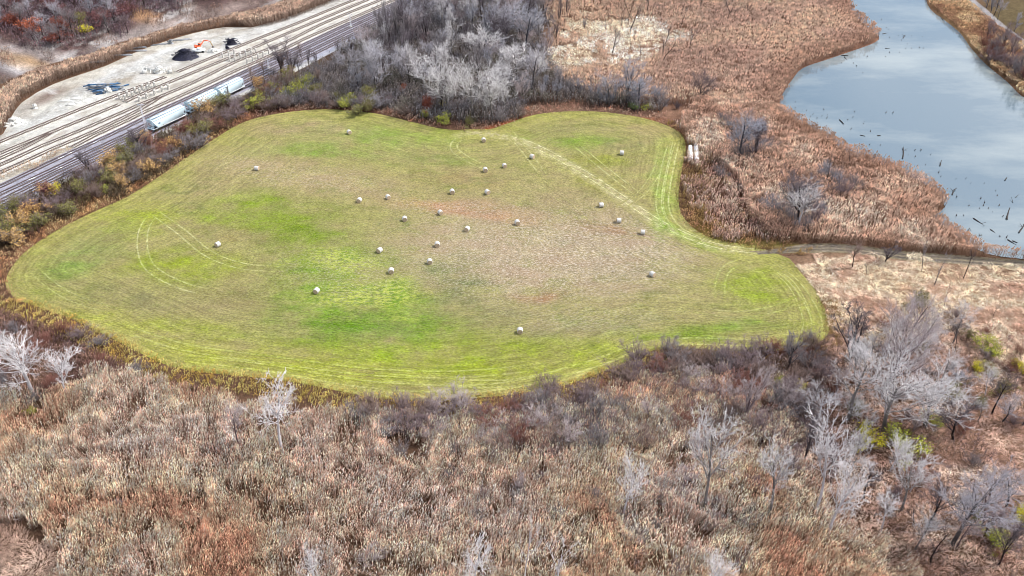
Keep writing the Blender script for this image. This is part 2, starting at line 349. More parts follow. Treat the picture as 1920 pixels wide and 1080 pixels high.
def twin(pts, gauge=2.2, w_=.75, s=.75, tint=straw, z=.042):
    p = W(pts); t = np.gradient(p, axis=0); t /= np.linalg.norm(t, axis=1, keepdims=True); nr = np.stack([-t[:, 1], t[:, 0]], 1)
    for sg in (-1, 1):
        q = p + nr * sg * gauge / 2; a, b = project(q[:, 0], q[:, 1], 0); ribbon('wheel_track', list(zip(a, b)), w_, z, tint, (0, 1, 0), strength=s)
zt = .040; R0 = random.Random(3)
for pts, s in [([(930,252),(990,268),(1050,298),(1110,333),(1170,373),(1230,413),(1290,443),(1350,462),(1440,474)],1.5),
    ([(1080,272),(1120,305),(1170,345),(1200,368)],.7),([(1240,285),(1232,320),(1205,360),(1170,385)],.55),
    ([(1268,262),(1260,300),(1250,350),(1248,390),(1268,425),(1310,448),(1360,462)],.8),([(1262,262),(1250,300),(1240,350),(1238,392),(1258,430),(1310,455)],.7),
    ([(290,398),(270,430),(268,470),(285,505),(340,535),(400,550)],.8),([(285,395),(340,435),(390,475),(450,498),(520,505)],.7),([(400,370),(440,345),(500,330)],.3),
    ([(900,256),(860,262),(852,280),(880,300),(920,318)],.6),([(950,240),(990,290),(1020,330)],.5),([(60,500),(90,530),(140,560),(220,585)],.5),
    ([(1350,560),(1352,525),(1368,500),(1410,486)],.55),([(1420,500),(1470,520),(1500,560),(1515,610),(1500,638)],.6),([(1440,492),(1490,530),(1528,590),(1530,630)],.6),
    ([(1500,560),(1450,580),(1380,590),(1300,580)],.4),([(700,706),(900,720),(1000,712),(1120,680),(1200,650),(1300,640),(1450,645)],.45),([(350,672),(500,690),(700,722),(900,728),(1040,706)],.4),
    ([(230,615),(350,652),(520,676),(700,698),(860,702),(1000,690)],.4),([(1000,330),(1060,380),(1100,420)],.3),([(1320,470),(1200,440),(1090,420)],.3)]:
    twin(pts, gauge=R0.uniform(1.9, 2.5), w_=R0.uniform(.5, .8), s=s * .65, z=zt); zt += .002

# water
q = N('pond_water', .05, .5); q.b.inputs['IOR'].default_value = 1.9
cl = q.noise(.02, 6, q.scl(q.pos(), (.6, 1.3, 1)), .6, .42, .62); wc = q.mix(C(118,142,158,.5), C(170,182,184,.54), cl); q.out(wc)  # cloud reflections painted into the base colour as soft pale patches
rr = q.noise(.9, 2, q.scl(q.pos(), (1, 1.6, 1)), .5); q.bump(rr, .012, .5); mat_water = q.m
sheet('pond_water', waterW, .05, 12, mat_water)

# yard
YB = [(150,225,260,14,-21,C(226,222,214),.5),(60,232,60,22,-20,C(240,240,236),.8),(30,240,30,14,-20,C(236,236,232),.8),(130,190,60,14,-20,C(238,236,226),.7),(90,182,36,10,-22,C(128,96,92),.9),(45,205,22,8,-25,C(170,168,165),.6),
 (130,170,50,8,-22,C(170,156,140),.7),(230,150,60,8,-15,C(184,170,152),.8),(205,165,40,9,0,C(180,176,170),.6),(300,128,40,8,-15,C(236,234,230),.7),(350,118,50,10,-20,C(176,168,158),.6),(440,85,50,7,-25,C(170,162,150),.7),(330,90,120,4,-20,C(244,243,240),.9),
 (240,128,120,5,-22,C(238,238,236),.8),(480,65,160,8,-21,C(246,245,242),.8),(600,60,120,10,-24,C(240,238,234),.6),(420,110,60,6,-24,C(196,176,150),.6),(280,215,180,5,-23,C(214,204,190),.5),(600,85,120,9,-26,C(196,202,222),.7),
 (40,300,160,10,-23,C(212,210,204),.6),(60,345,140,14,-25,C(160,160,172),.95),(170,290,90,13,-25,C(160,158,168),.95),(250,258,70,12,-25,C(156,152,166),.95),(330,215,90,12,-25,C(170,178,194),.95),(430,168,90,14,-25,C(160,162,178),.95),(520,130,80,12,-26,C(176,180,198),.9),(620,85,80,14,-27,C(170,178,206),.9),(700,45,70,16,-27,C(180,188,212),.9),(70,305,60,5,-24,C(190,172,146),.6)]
def yard_col(X, Y):
    c = blobs(X, Y, C(220,214,202), YB, seed=60, wob=6); k = sm((vn(X, Y, 5, 61, 4) - .5) / .16)[:, None] * .5
    c = c * (1 - k) + C(170,158,146) * k; k = sm((vn(X * .7 + Y * .5, Y * .7 - X * .5, 7, 66, 4) - .55) / .12)[:, None] * .5
    return c * (1 - k) + C(246,246,244) * k
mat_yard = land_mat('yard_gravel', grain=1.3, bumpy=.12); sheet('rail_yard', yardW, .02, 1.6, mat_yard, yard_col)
def road_col(X, Y): return np.tile(C(206,204,200), (len(X), 1))
ribbon('haul_road', [(-60,298),(0,268),(40,248),(85,222),(130,190),(170,165),(230,140),(290,118),(340,97),(400,78),(470,60),(540,40),(620,10),(660,-8)], 9, .026, C(248,248,246), (0,.8,1,.8,0), yard_col, strength=.9)
ribbon('farm_track', [(1405,472),(1450,472),(1500,467),(1560,465),(1620,470),(1700,480),(1800,487),(1900,495),(2060,506)], 4.4, .045, C(176,164,156), (.2,1,.7,1,.2), lambda X, Y: np.tile(C(170,156,124), (len(X), 1)), taper=True)
ribbon('farm_track', [(1440,470),(1500,465),(1560,463),(1620,468),(1700,478),(1800,485),(1920,494)], .9, .05, C(124,114,108), (0,1,0), lambda X, Y: np.tile(C(150,140,125), (len(X), 1)))
ribbon('farm_track', [(1420,476),(1500,470),(1560,468),(1620,474),(1700,484),(1800,491),(1920,500)], .9, .052, C(124,114,108), (0,1,0), lambda X, Y: np.tile(C(150,140,125), (len(X), 1)))
ribbon('gravel_road', [(1770,-60),(1815,-4),(1840,18),(1870,45),(1900,68),(1960,112),(2040,180)], 5.0, .05, C(200,196,204), (.3,1,1,1,.3), lambda X, Y: np.tile(C(180,172,165), (len(X), 1)), strength=.95)

# the ground as one sheet to the horizon
def axis(a, b, st):
    core = np.arange(a, b, st); g = np.cumsum(st * 1.22 ** np.arange(1, 34)); return np.concatenate([a - g[::-1], core, core[-1] + g])
ax, ay = axis(-290, 260, 1.1), axis(60, 470, 1.1)
GX, GY = np.meshgrid(ax, ay); nx, ny = len(ax), len(ay); gx = GX.ravel(); gy = GY.ravel(); gz = height(gx, gy)
wd = inpoly(gx, gy, waterW); gz = gz - wd * .25
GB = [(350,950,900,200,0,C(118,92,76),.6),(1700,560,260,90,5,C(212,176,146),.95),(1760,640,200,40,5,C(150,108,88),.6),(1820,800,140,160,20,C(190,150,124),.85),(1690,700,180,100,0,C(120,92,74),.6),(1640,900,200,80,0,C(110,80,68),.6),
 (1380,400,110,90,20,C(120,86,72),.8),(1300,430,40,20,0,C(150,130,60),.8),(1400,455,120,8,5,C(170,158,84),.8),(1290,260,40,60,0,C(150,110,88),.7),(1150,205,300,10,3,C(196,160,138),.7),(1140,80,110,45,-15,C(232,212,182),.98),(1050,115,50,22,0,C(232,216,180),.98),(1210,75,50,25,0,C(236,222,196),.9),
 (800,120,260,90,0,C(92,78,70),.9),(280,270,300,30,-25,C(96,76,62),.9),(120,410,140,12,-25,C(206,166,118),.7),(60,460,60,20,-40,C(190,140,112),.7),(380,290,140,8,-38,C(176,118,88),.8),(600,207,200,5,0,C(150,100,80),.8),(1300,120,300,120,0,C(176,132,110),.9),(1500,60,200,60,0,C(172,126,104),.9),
 (1800,70,40,70,-40,C(190,160,120),.7),(1900,140,50,40,0,C(170,130,100),.7),(1900,30,60,50,0,C(120,120,80),.5),(940,236,60,4,-20,C(196,112,70),.8),(1210,222,40,3,0,C(210,130,80),.8)]
slopeB = [(60,130,130,22,22,C(240,236,238),.95),(20,110,60,12,25,C(216,176,130),.7),(60,115,40,10,20,C(206,160,100),.7),(120,110,90,14,15,C(206,196,192),.7),(280,30,40,18,30,C(216,170,130),.8),(330,45,110,12,-15,C(206,188,180),.75),(260,62,100,14,-20,C(196,184,180),.8),(60,62,16,10,0,C(226,224,228),.8),(355,15,30,14,50,C(216,200,190),.6),(420,18,120,10,-12,C(186,166,158),.6),(10,150,70,10,0,C(150,140,130),.6)]
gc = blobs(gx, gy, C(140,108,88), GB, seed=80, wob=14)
hm = gz > .6
scol = blobs(gx[hm], gy[hm], C(122,98,96), slopeB, seed=90, wob=16, Z=gz[hm])
gul = vn(gx[hm] * 1.0, gy[hm] * .35, 3.2, 95, 3); scol = scol * (.8 + 1.0 * (gul - .2))[:, None]
u_ = gx[hm] * .5 + gy[hm] * .86; v_ = -gx[hm] * .86 + gy[hm] * .5; st_ = sm((vn(u_ * .25, v_, 2.6, 97, 3) - .5) / .12)[:, None] * sm((vn(gx[hm], gy[hm], 18, 98, 2) - .35) / .2)[:, None] * .75
scol = scol * (1 - st_) + C(240, 234, 232) * st_; gc[hm] = scol
far = sm((gy - 430) / 200)[:, None]; gc = gc * (1 - far) + C(120,105,92) * far
gc = gc * (.8 + .4 * vn(gx, gy, 3.5, 99, 3))[:, None]
ii, jj = np.meshgrid(np.arange(nx - 1), np.arange(ny - 1)); k0 = (jj * nx + ii).ravel()
obj('ground', mesh('ground', np.stack([gx, gy, gz], 1), np.stack([k0, k0 + 1, k0 + nx + 1, k0 + nx], 1), {'Col': gc}, shade=True), land_mat('rough_ground', bumpy=.35), kind='structure')

# ------------------------------------------------------------------ reeds, grass, brush (nobody could count them)
def scatter(poly, dens, excl=(), world=False, rag=14):
    pw = np.asarray(poly) if world else np.array([P(*p)[:2] for p in poly]); x0, y0 = pw.min(0); x1, y1 = pw.max(0)
    n = int((x1 - x0) * (y1 - y0) * dens); X = rng.uniform(x0, x1, n); Y = rng.uniform(y0, y1, n)
    k = inpoly(X, Y, pw) if world else inpoly(X + (vn(X, Y, 7, 301) - .5) * rag, Y + (vn(X, Y, 7, 302) - .5) * rag, pw)
    for e in excl: k &= ~inpoly(X, Y, e)
    return X[k], Y[k]
def diamonds(base, axis_, side, wid, n_quads=None):
    """a leaf-like quad from base along axis_"""
    mid = base + axis_ * .45
    return np.stack([base, mid + side * wid, base + axis_, mid - side * wid], 1)
def unit(v): return v / (np.linalg.norm(v, axis=-1, keepdims=True) + 1e-9)
def reeds(name, X, Y, h, cols_top, cols_low, mat, plume=.7, pw=.13, leaves=2, lean=.12, stem=.035, ps=2, label=None, **kw):
    n = len(X)
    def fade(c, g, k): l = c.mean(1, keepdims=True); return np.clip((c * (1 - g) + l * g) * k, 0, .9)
    cols_top = fade(cols_top, .22, 1.55) * np.where(rng.uniform(0, 1, n) < .2, 1.25, 1.0)[:, None]; cols_top = np.minimum(cols_top, .9); cols_low = fade(cols_low, .12, 1.1)  # random plants brightened: a sparkle of highlights painted into the plume colour
    Z = height(X, Y); B = np.stack([X, Y, Z - .1], 1); az = rng.uniform(0, 2 * np.pi, n)
    ln = np.abs(rng.normal(0, lean, n)) + .02; wind = .06
    wa = vn(X, Y, 12, 401, 2) * 14; wl = np.clip(vn(X, Y, 6, 402, 3) - .5, 0, 1) * 2.6
    ax_ = np.stack([np.cos(az) * ln + wind + np.cos(wa) * wl, np.sin(az) * ln + np.sin(wa) * wl, np.ones(n)], 1) * (h * (.78 + .44 * vn(X, Y, 3.0, 403, 2)))[:, None]
    a2 = rng.uniform(0, 2 * np.pi, n); side = np.stack([np.cos(a2), np.sin(a2), np.zeros(n)], 1)
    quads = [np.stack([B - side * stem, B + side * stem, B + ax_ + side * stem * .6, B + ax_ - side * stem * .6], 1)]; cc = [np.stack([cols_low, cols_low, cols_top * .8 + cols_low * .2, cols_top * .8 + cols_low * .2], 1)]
    for k in range(leaves):
        t = rng.uniform(.25, .8, n)[:, None]; a3 = rng.uniform(0, 2 * np.pi, n); d = np.stack([np.cos(a3), np.sin(a3), rng.uniform(.3, 1.3, n)], 1); d = unit(d) * (h * rng.uniform(.2, .34, n))[:, None]
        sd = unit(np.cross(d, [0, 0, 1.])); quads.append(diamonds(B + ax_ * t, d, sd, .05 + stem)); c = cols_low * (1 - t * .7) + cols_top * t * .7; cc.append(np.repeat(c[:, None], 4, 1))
    if plume > 0:
        tip = B + ax_ * .93; pa = rng.uniform(0, 2 * np.pi, n); pd = np.stack([np.cos(pa) * .28 + .2, np.sin(pa) * .28, np.full(n, .9)], 1); pd = unit(pd) * (plume * rng.uniform(.7, 1.3, n))[:, None]
        s1 = unit(np.cross(pd, side)); s2 = unit(np.cross(pd, s1))
        for sd in (s1, s2)[:ps]: quads.append(diamonds(tip, pd, sd, pw)); cc.append(np.repeat(cols_top[:, None], 4, 1))
    V = np.concatenate(quads).reshape(-1, 3); Cc = np.concatenate(cc).reshape(-1, 3)
    return obj(name, mesh(name, V, np.arange(len(V)).reshape(-1, 4), {'Col': Cc}), mat, kind='stuff', label=label, category='reeds', **kw)
mat_reed = fib_mat('reed')
def cvar(X, Y, pal, seed, sc=9, jit=.22):
    """patchy mix of a palette with per-plant jitter"""
    k = len(pal); t = np.clip((vn(X, Y, sc, seed, 4) - .28) / .44, 0, .999) * .75 + rng.uniform(0, .25, len(X)); t = np.clip(t, 0, .999) * (k - 1); i = t.astype(int); f = (t - i)[:, None]
    pal = np.array(pal); c = pal[i] * (1 - f) + pal[np.minimum(i + 1, k - 1)] * f
    return c * rng.uniform(1 - jit, 1 + jit, len(X))[:, None]
FORE = [(-40,760),(60,745),(180,720),(300,730),(420,745),(560,770),(680,775),(840,778),(960,770),(1060,760),(1150,730),(1240,700),(1330,690),(1430,740),(1500,860),(1560,960),(1640,1010),(1720,1120),(1720,1180),(-80,1180)]
X, Y = scatter(FORE, 15); k = seg_dist(X, Y, fieldW, True) > 5.5; X = X[k]; Y = Y[k]
px, py = project(X, Y, 0); k = ~((np.hypot((px - 10) / 120, (py - 1050) / 80) < .9 + .9 * (vn(X, Y, 5, 3) - .5)))
gap = vn(X, Y, 5.5, 17, 4); k &= rng.uniform(0, 1, len(X)) < .22 + .78 * sm((gap - .3) / .16); X = X[k]; Y = Y[k]
h = 2.3 + 1.0 * vn(X, Y, 7, 12) + rng.normal(0, .18, len(X))
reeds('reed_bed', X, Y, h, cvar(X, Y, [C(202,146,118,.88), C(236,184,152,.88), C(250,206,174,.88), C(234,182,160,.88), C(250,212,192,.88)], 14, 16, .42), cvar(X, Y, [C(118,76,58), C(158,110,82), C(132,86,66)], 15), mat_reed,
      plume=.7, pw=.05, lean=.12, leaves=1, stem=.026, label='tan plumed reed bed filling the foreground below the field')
SHORE = [(1268,262),(1300,195),(1340,188),(1430,196),(1470,214),(1510,235),(1545,252),(1570,275),(1600,292),(1650,308),(1700,328),(1740,350),(1765,372),(1772,388),(1745,404),(1765,422),(1790,440),(1820,462),(1860,476),(1960,486),(1960,494),(1800,482),(1700,474),(1620,464),(1560,459),(1500,458),(1440,450),(1400,400),(1380,340),(1330,300)]
X, Y = scatter(SHORE, 5.5, [waterW, fieldW], rag=0); h = 2.6 + 1.2 * vn(X, Y, 8, 22)
px, py = project(X, Y, 0); edge = seg_dist(X, Y, waterW, True)
ct = cvar(X, Y, [C(180,144,122,.78), C(206,170,144,.78), C(222,188,164,.78), C(236,208,188,.78)], 24); kk = (sm(1 - edge / 14) * .55)[:, None]; ct = ct * (1 - kk) + C(186,142,104,.7) * kk
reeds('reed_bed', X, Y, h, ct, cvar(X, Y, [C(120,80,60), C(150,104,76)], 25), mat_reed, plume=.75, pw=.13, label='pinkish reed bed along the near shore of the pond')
MARSH = [(1000,-30),(1030,60),(1020,140),(1080,175),(1150,195),(1300,200),(1430,200),(1462,200),(1468,175),(1485,150),(1505,128),(1550,112),(1600,95),(1640,80),(1648,68),(1625,50),(1600,25),(1592,10),(1588,-60),(1100,-60)]
X, Y = scatter(MARSH, 3.2, [waterW], rag=0); px, py = project(X, Y, 0)
pale = (np.hypot((px - 1160) / 95, (py - 72) / 42) < 1 + 1.9 * (vn(X, Y, 7, 31, 5) - .5)) | (np.hypot((px - 1060) / 50, (py - 110) / 26) < 1 + .6 * (vn(X, Y, 8, 31) - .5))
k = ~pale | (rng.uniform(0, 1, len(X)) < .14); X = X[k]; Y = Y[k]; pk = np.exp(-(np.hypot((project(X, Y, 0)[0] - 1150) / 150, (project(X, Y, 0)[1] - 80) / 66)) ** 4); h = (2.4 + 1.0 * vn(X, Y, 14, 32)) * (1 - .6 * pk); edge = seg_dist(X, Y, waterW, True)
ct = cvar(X, Y, [C(190,158,138,.78), C(206,176,154,.78), C(216,186,158,.78), C(202,170,148,.78)], 34, 22); kk = (sm(1 - edge / 16) * .6)[:, None]; ct = ct * (1 - kk) + C(186,142,112,.7) * kk
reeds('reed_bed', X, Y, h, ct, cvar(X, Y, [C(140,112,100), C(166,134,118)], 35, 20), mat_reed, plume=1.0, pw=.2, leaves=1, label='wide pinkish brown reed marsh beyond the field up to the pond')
X, Y = scatter(stripW, 5.0, world=True); reeds('reed_bed', X, Y, 3.6 + .8 * vn(X, Y, 6, 41), cvar(X, Y, [C(190,162,142,.8), C(216,190,166,.8)], 42), cvar(X, Y, [C(128,102,90), C(156,128,112)], 43), mat_reed, plume=.9, pw=.18, leaves=1, label='tall tan reed band between the rail yard and the hillside')
BANKR = [(1715,-60),(1740,10),(1770,37),(1800,62),(1822,92),(1850,122),(1890,155),(1915,180),(1960,205),(2060,300),(2060,200),(1960,118),(1900,75),(1868,52),(1838,28),(1808,2),(1760,-60)]
X, Y = scatter(BANKR, 4.0, [waterW], rag=0); reeds('reed_bed', X, Y, 1.0 + 1.2 * vn(X, Y, 5, 51), cvar(X, Y, [C(150,104,84,.75), C(196,156,112,.75), C(224,196,150,.75), C(206,170,140,.75)], 52, 8), cvar(X, Y, [C(100,70,56), C(150,110,76)], 53), mat_reed, plume=.8, pw=.18, leaves=1, label='golden reeds and grass on the far bank of the pond')
X, Y = scatter([(-40,362),(60,318),(140,282),(142,276),(128,274),(60,300),(-40,342)], 2.0); reeds('weed_strip', X, Y, .7 + .6 * vn(X, Y, 4, 5), cvar(X, Y, [C(190,160,132,.75), C(222,198,164,.75)], 56), cvar(X, Y, [C(130,100,80), C(160,130,104)], 57), mat_reed, plume=.5, pw=.15, leaves=1, label='strip of dry weeds growing between the railway tracks')

def matted(name, X, Y, pal, seed, label, L=1.3, wd_=.1, zmax=.5, swirl=5.0, up=.35):
    n = len(X); a = vn(X, Y, swirl, seed, 2) * 14 + rng.normal(0, .6, n); z0 = rng.uniform(0, zmax, n) + height(X, Y)
    d = np.stack([np.cos(a), np.sin(a), rng.normal(.12, up, n)], 1); d = unit(d) * (L * rng.uniform(.5, 1.3, n))[:, None]; B = np.stack([X, Y, z0], 1)
    sd = unit(np.cross(d, [0, 0, 1.]) + rng.normal(0, .25, (n, 3))); V = diamonds(B, d, sd, wd_).reshape(-1, 3)
    cc = cvar(X, Y, pal, seed + 3, 7); l_ = cc.mean(1, keepdims=True); cc = np.minimum((cc * .8 + l_ * .2) * 1.35 * np.where(rng.uniform(0, 1, n) < .2, 1.25, 1.0)[:, None], .9)  # same painted sparkle: random blades get a highlight in their colour
    c = np.repeat(cc[:, None], 4, 1).reshape(-1, 3)
    return obj(name, mesh(name, V, np.arange(len(V)).reshape(-1, 4), {'Col': c}), mat_reed, kind='stuff', label=label, category='grass')
EAST0 = [(1270,205),(1330,230),(1380,300),(1440,370),(1500,440),(1520,458),(1430,458),(1350,440),(1300,415),(1284,370),(1284,300)]
CREAM = [C(176,128,104,.8), C(222,184,158,.8), C(242,214,186,.8), C(238,214,176,.8), C(204,160,136,.8)]
X, Y = scatter([(1486,486),(1560,476),(1640,484),(1800,497),(2040,512),(2060,700),(1960,700),(1800,640),(1700,640),(1560,650),(1556,600),(1532,545)], 22, [fieldW])
matted('matted_grass', X, Y, CREAM, 100, 'pale matted dry grass right of the field below the farm track', L=.9, wd_=.055, swirl=4)
X, Y = scatter([(1560,650),(1700,630),(1980,640),(2120,1180),(1660,1180),(1600,1000),(1520,900),(1440,740),(1440,668)], 20, [fieldW])
matted('matted_grass', X, Y, [C(150,114,98,.8), C(190,148,128,.8), C(220,184,162,.8), C(238,212,192,.8)], 110, 'pink and brown matted grass filling the lower right corner', L=.85, wd_=.055)
X, Y = scatter([(-120,980),(40,950),(120,1000),(130,1060),(90,1140),(-120,1200)], 30); matted('matted_grass', X, Y, [C(160,124,104,.7), C(206,172,150,.7), C(220,192,172,.7)], 120, 'flattened pale grass patch in the lower left corner', L=1.0, wd_=.05, swirl=7)
X, Y = scatter([(985,150),(1000,20),(1300,10),(1330,120),(1100,150),(1040,160)], 9); px, py = project(X, Y, 0)
k = ((np.hypot((px - 1160) / 95, (py - 72) / 42) < 1.06 + 1.9 * (vn(X, Y, 7, 31, 5) - .5)) | (np.hypot((px - 1060) / 50, (py - 110) / 26) < 1 + .6 * (vn(X, Y, 8, 31) - .5))) & (vn(X, Y, 5, 88) > .34); X = X[k]; Y = Y[k]; matted('matted_grass', X, Y, [C(220,196,164,.88), C(246,232,204,.88), C(250,240,220,.88)], 130, 'bright cream patch of flattened grass among the marsh trees', L=1.2, wd_=.12)
X, Y = scatter(EAST0, 2.4, [fieldW], rag=30); reeds('reed_bed', X, Y, 1.2 + 1.2 * vn(X, Y, 6, 62), cvar(X, Y, [C(170,128,112,.78), C(216,176,156,.78), C(232,200,184,.78)], 63, 6), cvar(X, Y, [C(110,78,66), C(142,104,86)], 64), mat_reed, plume=.6, pw=.1, label='mixed pale reeds and weeds right beside the east end of the field')
# rough margin round the field
def margin(o0, o1, cond, dens, h0, h1, top, low, label, seed, name='rough_grass'):
    n = len(fieldW); c = fieldW.mean(0); nx_ = []; t = np.roll(fieldW, -1, 0) - np.roll(fieldW, 1, 0); t = unit(t); nr = np.stack([t[:, 1], -t[:, 0]], 1)
    if inpoly([fieldW[0, 0] + nr[0, 0]], [fieldW[0, 1] + nr[0, 1]], fieldW)[0]: nr = -nr
    m = int(n * 2.2 * (o1 - o0) * dens); i = rng.integers(0, n, m); p = fieldW[i] + nr[i] * rng.uniform(o0, o1, m)[:, None] + rng.normal(0, .6, (m, 2))
    px, py = project(p[:, 0], p[:, 1], 0); k = cond(px, py); p = p[k]; X, Y = p.T
    reeds(name, X, Y, rng.uniform(h0, h1, len(X)), cvar(X, Y, top, seed, 6), cvar(X, Y, low, seed + 1, 6), mat_reed, plume=.3, pw=.1, leaves=2, stem=.04, lean=.25, label=label)
YG = [C(196,160,64,.75), C(226,192,84,.75), C(236,212,128,.75), C(200,178,60,.75)]; BR = [C(150,116,44), C(178,140,56)]
margin(-.8, 5.5, lambda px, py: (py > 560) & (px < 1250) & (px > -40), 9, .3, .9, YG, BR, 'yellow rough grass margin along the near edge of the field', 140)
margin(-.5, 3.2, lambda px, py: (py > 560) & (px >= 1250), 8, .3, .9, [C(150,110,80,.8), C(196,170,92,.8)], BR, 'brown and yellow rough grass below the east end of the field', 142)
margin(-.3, 6, lambda px, py: (px < 470) & (py < 570), 6, .4, 1.2, [C(186,128,96,.8), C(226,170,110,.8), C(232,196,140,.8), C(170,120,100,.8)], [C(110,76,56), C(140,96,66)], 'orange and tan rough grass along the west edge of the field', 144)
margin(-.3, 6, lambda px, py: (px >= 470) & (px < 1250) & (py < 260), 4, .4, 1.1, [C(150,104,84,.8), C(200,150,126,.8), C(226,190,166,.8), C(214,128,84,.8)], [C(96,62,50), C(130,90,66)], 'russet rough grass along the far edge of the field', 146)
margin(-.3, 8, lambda px, py: (px >= 1230) & (py >= 230) & (py < 480), 6, .4, 1.2, [C(120,88,60,.8), C(176,148,72,.8), C(206,160,110,.8), C(156,106,84,.8)], [C(90,66,44), C(126,100,52)], 'brown and mustard rough grass east of the field', 148)
X, Y = scatter([(-60,560),(0,556),(60,580),(120,600),(160,625),(200,650),(250,680),(310,705),(420,730),(300,735),(180,725),(60,748),(-60,765)], 6, [fieldW]); k = seg_dist(X, Y, fieldW, True) > 5.0; X = X[k]; Y = Y[k]; reeds('brush', X, Y, rng.uniform(.7, 1.9, len(X)), cvar(X, Y, [C(120,92,92,.8), C(170,132,120,.8), C(222,180,150,.8)], 150, 6), cvar(X, Y, [C(88,62,56), C(120,88,76)], 151), mat_reed, plume=.4, pw=.08, leaves=3, lean=.25, label='brown purple brush at the west end below the field')

def brush(X, Y, h0, h1, pal, low, label, seed, **kw):
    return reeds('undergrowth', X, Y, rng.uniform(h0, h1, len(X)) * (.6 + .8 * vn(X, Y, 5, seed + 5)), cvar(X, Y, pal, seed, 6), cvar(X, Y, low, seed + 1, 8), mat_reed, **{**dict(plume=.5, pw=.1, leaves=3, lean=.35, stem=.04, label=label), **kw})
WOOD = [(500,205),(560,150),(640,95),(700,62),(770,15),(800,-30),(1010,-60),(1030,40),(1010,130),(1080,170),(1180,190),(1240,205),(1200,212),(1060,200),(990,206),(940,226),(900,236),(820,232),(760,220),(700,205),(620,198)]
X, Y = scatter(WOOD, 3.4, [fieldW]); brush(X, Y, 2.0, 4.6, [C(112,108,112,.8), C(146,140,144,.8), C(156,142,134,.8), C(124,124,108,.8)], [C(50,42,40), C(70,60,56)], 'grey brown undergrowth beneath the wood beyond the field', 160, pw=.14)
HEDGE = [(-40,470),(-40,415),(60,378),(120,350),(200,308),(260,282),(330,247),(400,212),(460,182),(520,155),(560,140),(520,205),(470,218),(420,240),(350,288),(290,330),(230,366),(160,398),(100,426),(40,455)]
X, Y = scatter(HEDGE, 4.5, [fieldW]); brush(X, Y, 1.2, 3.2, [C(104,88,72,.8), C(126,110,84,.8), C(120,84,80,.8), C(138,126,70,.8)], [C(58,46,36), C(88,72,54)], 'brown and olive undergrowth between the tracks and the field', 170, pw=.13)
HILLW = [(-120,-60),(-120,110),(0,92),(50,100),(110,96),(190,84),(240,52),(300,28),(380,10),(470,-12),(520,-60)]
X, Y = scatter(HILLW, 2.2); brush(X, Y, 1.5, 3.5, [C(128,106,114,.8), C(148,124,132,.8), C(150,108,108,.8), C(140,132,134,.8)], [C(86,70,74), C(108,88,90)], 'purple grey undergrowth of the hillside wood', 180, pw=.2, plume=.8)
X, Y = scatter([(-120,110),(-60,180),(60,140),(170,115),(300,68),(420,38),(520,6),(560,-40),(470,-12),(380,10),(300,28),(240,52),(190,84),(110,96),(50,100),(0,92)], 1.5); k = vn(X, Y, 7, 6, 3) > .52; X = X[k]; Y = Y[k]
brush(X, Y, .7, 1.8, [C(130,104,96,.8), C(160,134,120,.8), C(176,126,100,.8)], [C(90,70,62), C(120,96,84)], 'patchy scrub on the pale eroded slope', 190, pw=.15)
EAST = [(1270,205),(1330,240),(1345,300),(1400,360),(1460,440),(1500,456),(1430,458),(1350,440),(1300,415),(1284,370),(1284,300)]
X, Y = scatter(EAST, 4.5, [fieldW], rag=26); kq = vn(X, Y, 4, 8) > .47; X = X[kq]; Y = Y[kq]; brush(X, Y, .8, 2.2, [C(150,122,118,.8), C(196,164,146,.8), C(232,206,180,.8), C(190,160,104,.8), C(164,134,130,.8)], [C(112,88,78), C(150,122,100)], 'dark red brown brush east of the field', 200)
THICK = [(640,742),(760,760),(900,760),(1050,740),(1150,700),(1220,668),(1300,662),(1400,668),(1480,664),(1540,660),(1560,720),(1540,800),(1480,840),(1380,850),(1200,850),(1000,850),(800,830),(680,800)]
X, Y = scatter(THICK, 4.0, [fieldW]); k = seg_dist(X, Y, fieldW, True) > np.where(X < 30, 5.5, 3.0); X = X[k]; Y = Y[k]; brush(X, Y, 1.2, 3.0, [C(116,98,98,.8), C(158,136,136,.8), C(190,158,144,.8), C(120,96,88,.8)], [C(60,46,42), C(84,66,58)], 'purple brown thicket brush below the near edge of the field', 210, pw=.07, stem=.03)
RIGHTB = [(1560,650),(1700,620),(1960,640),(1960,760),(1800,740),(1900,900),(1960,1120),(1700,1120),(1640,980),(1700,860),(1560,800)]
X, Y = scatter(RIGHTB, 1.2); k = vn(X, Y, 8, 9, 3) > .48; X = X[k]; Y = Y[k]; brush(X, Y, .8, 2.4, [C(140,114,110,.8), C(176,146,138,.8), C(160,146,110,.8)], [C(84,64,58), C(112,88,78)], 'dark brown brush on the right among the trees', 220, pw=.08)
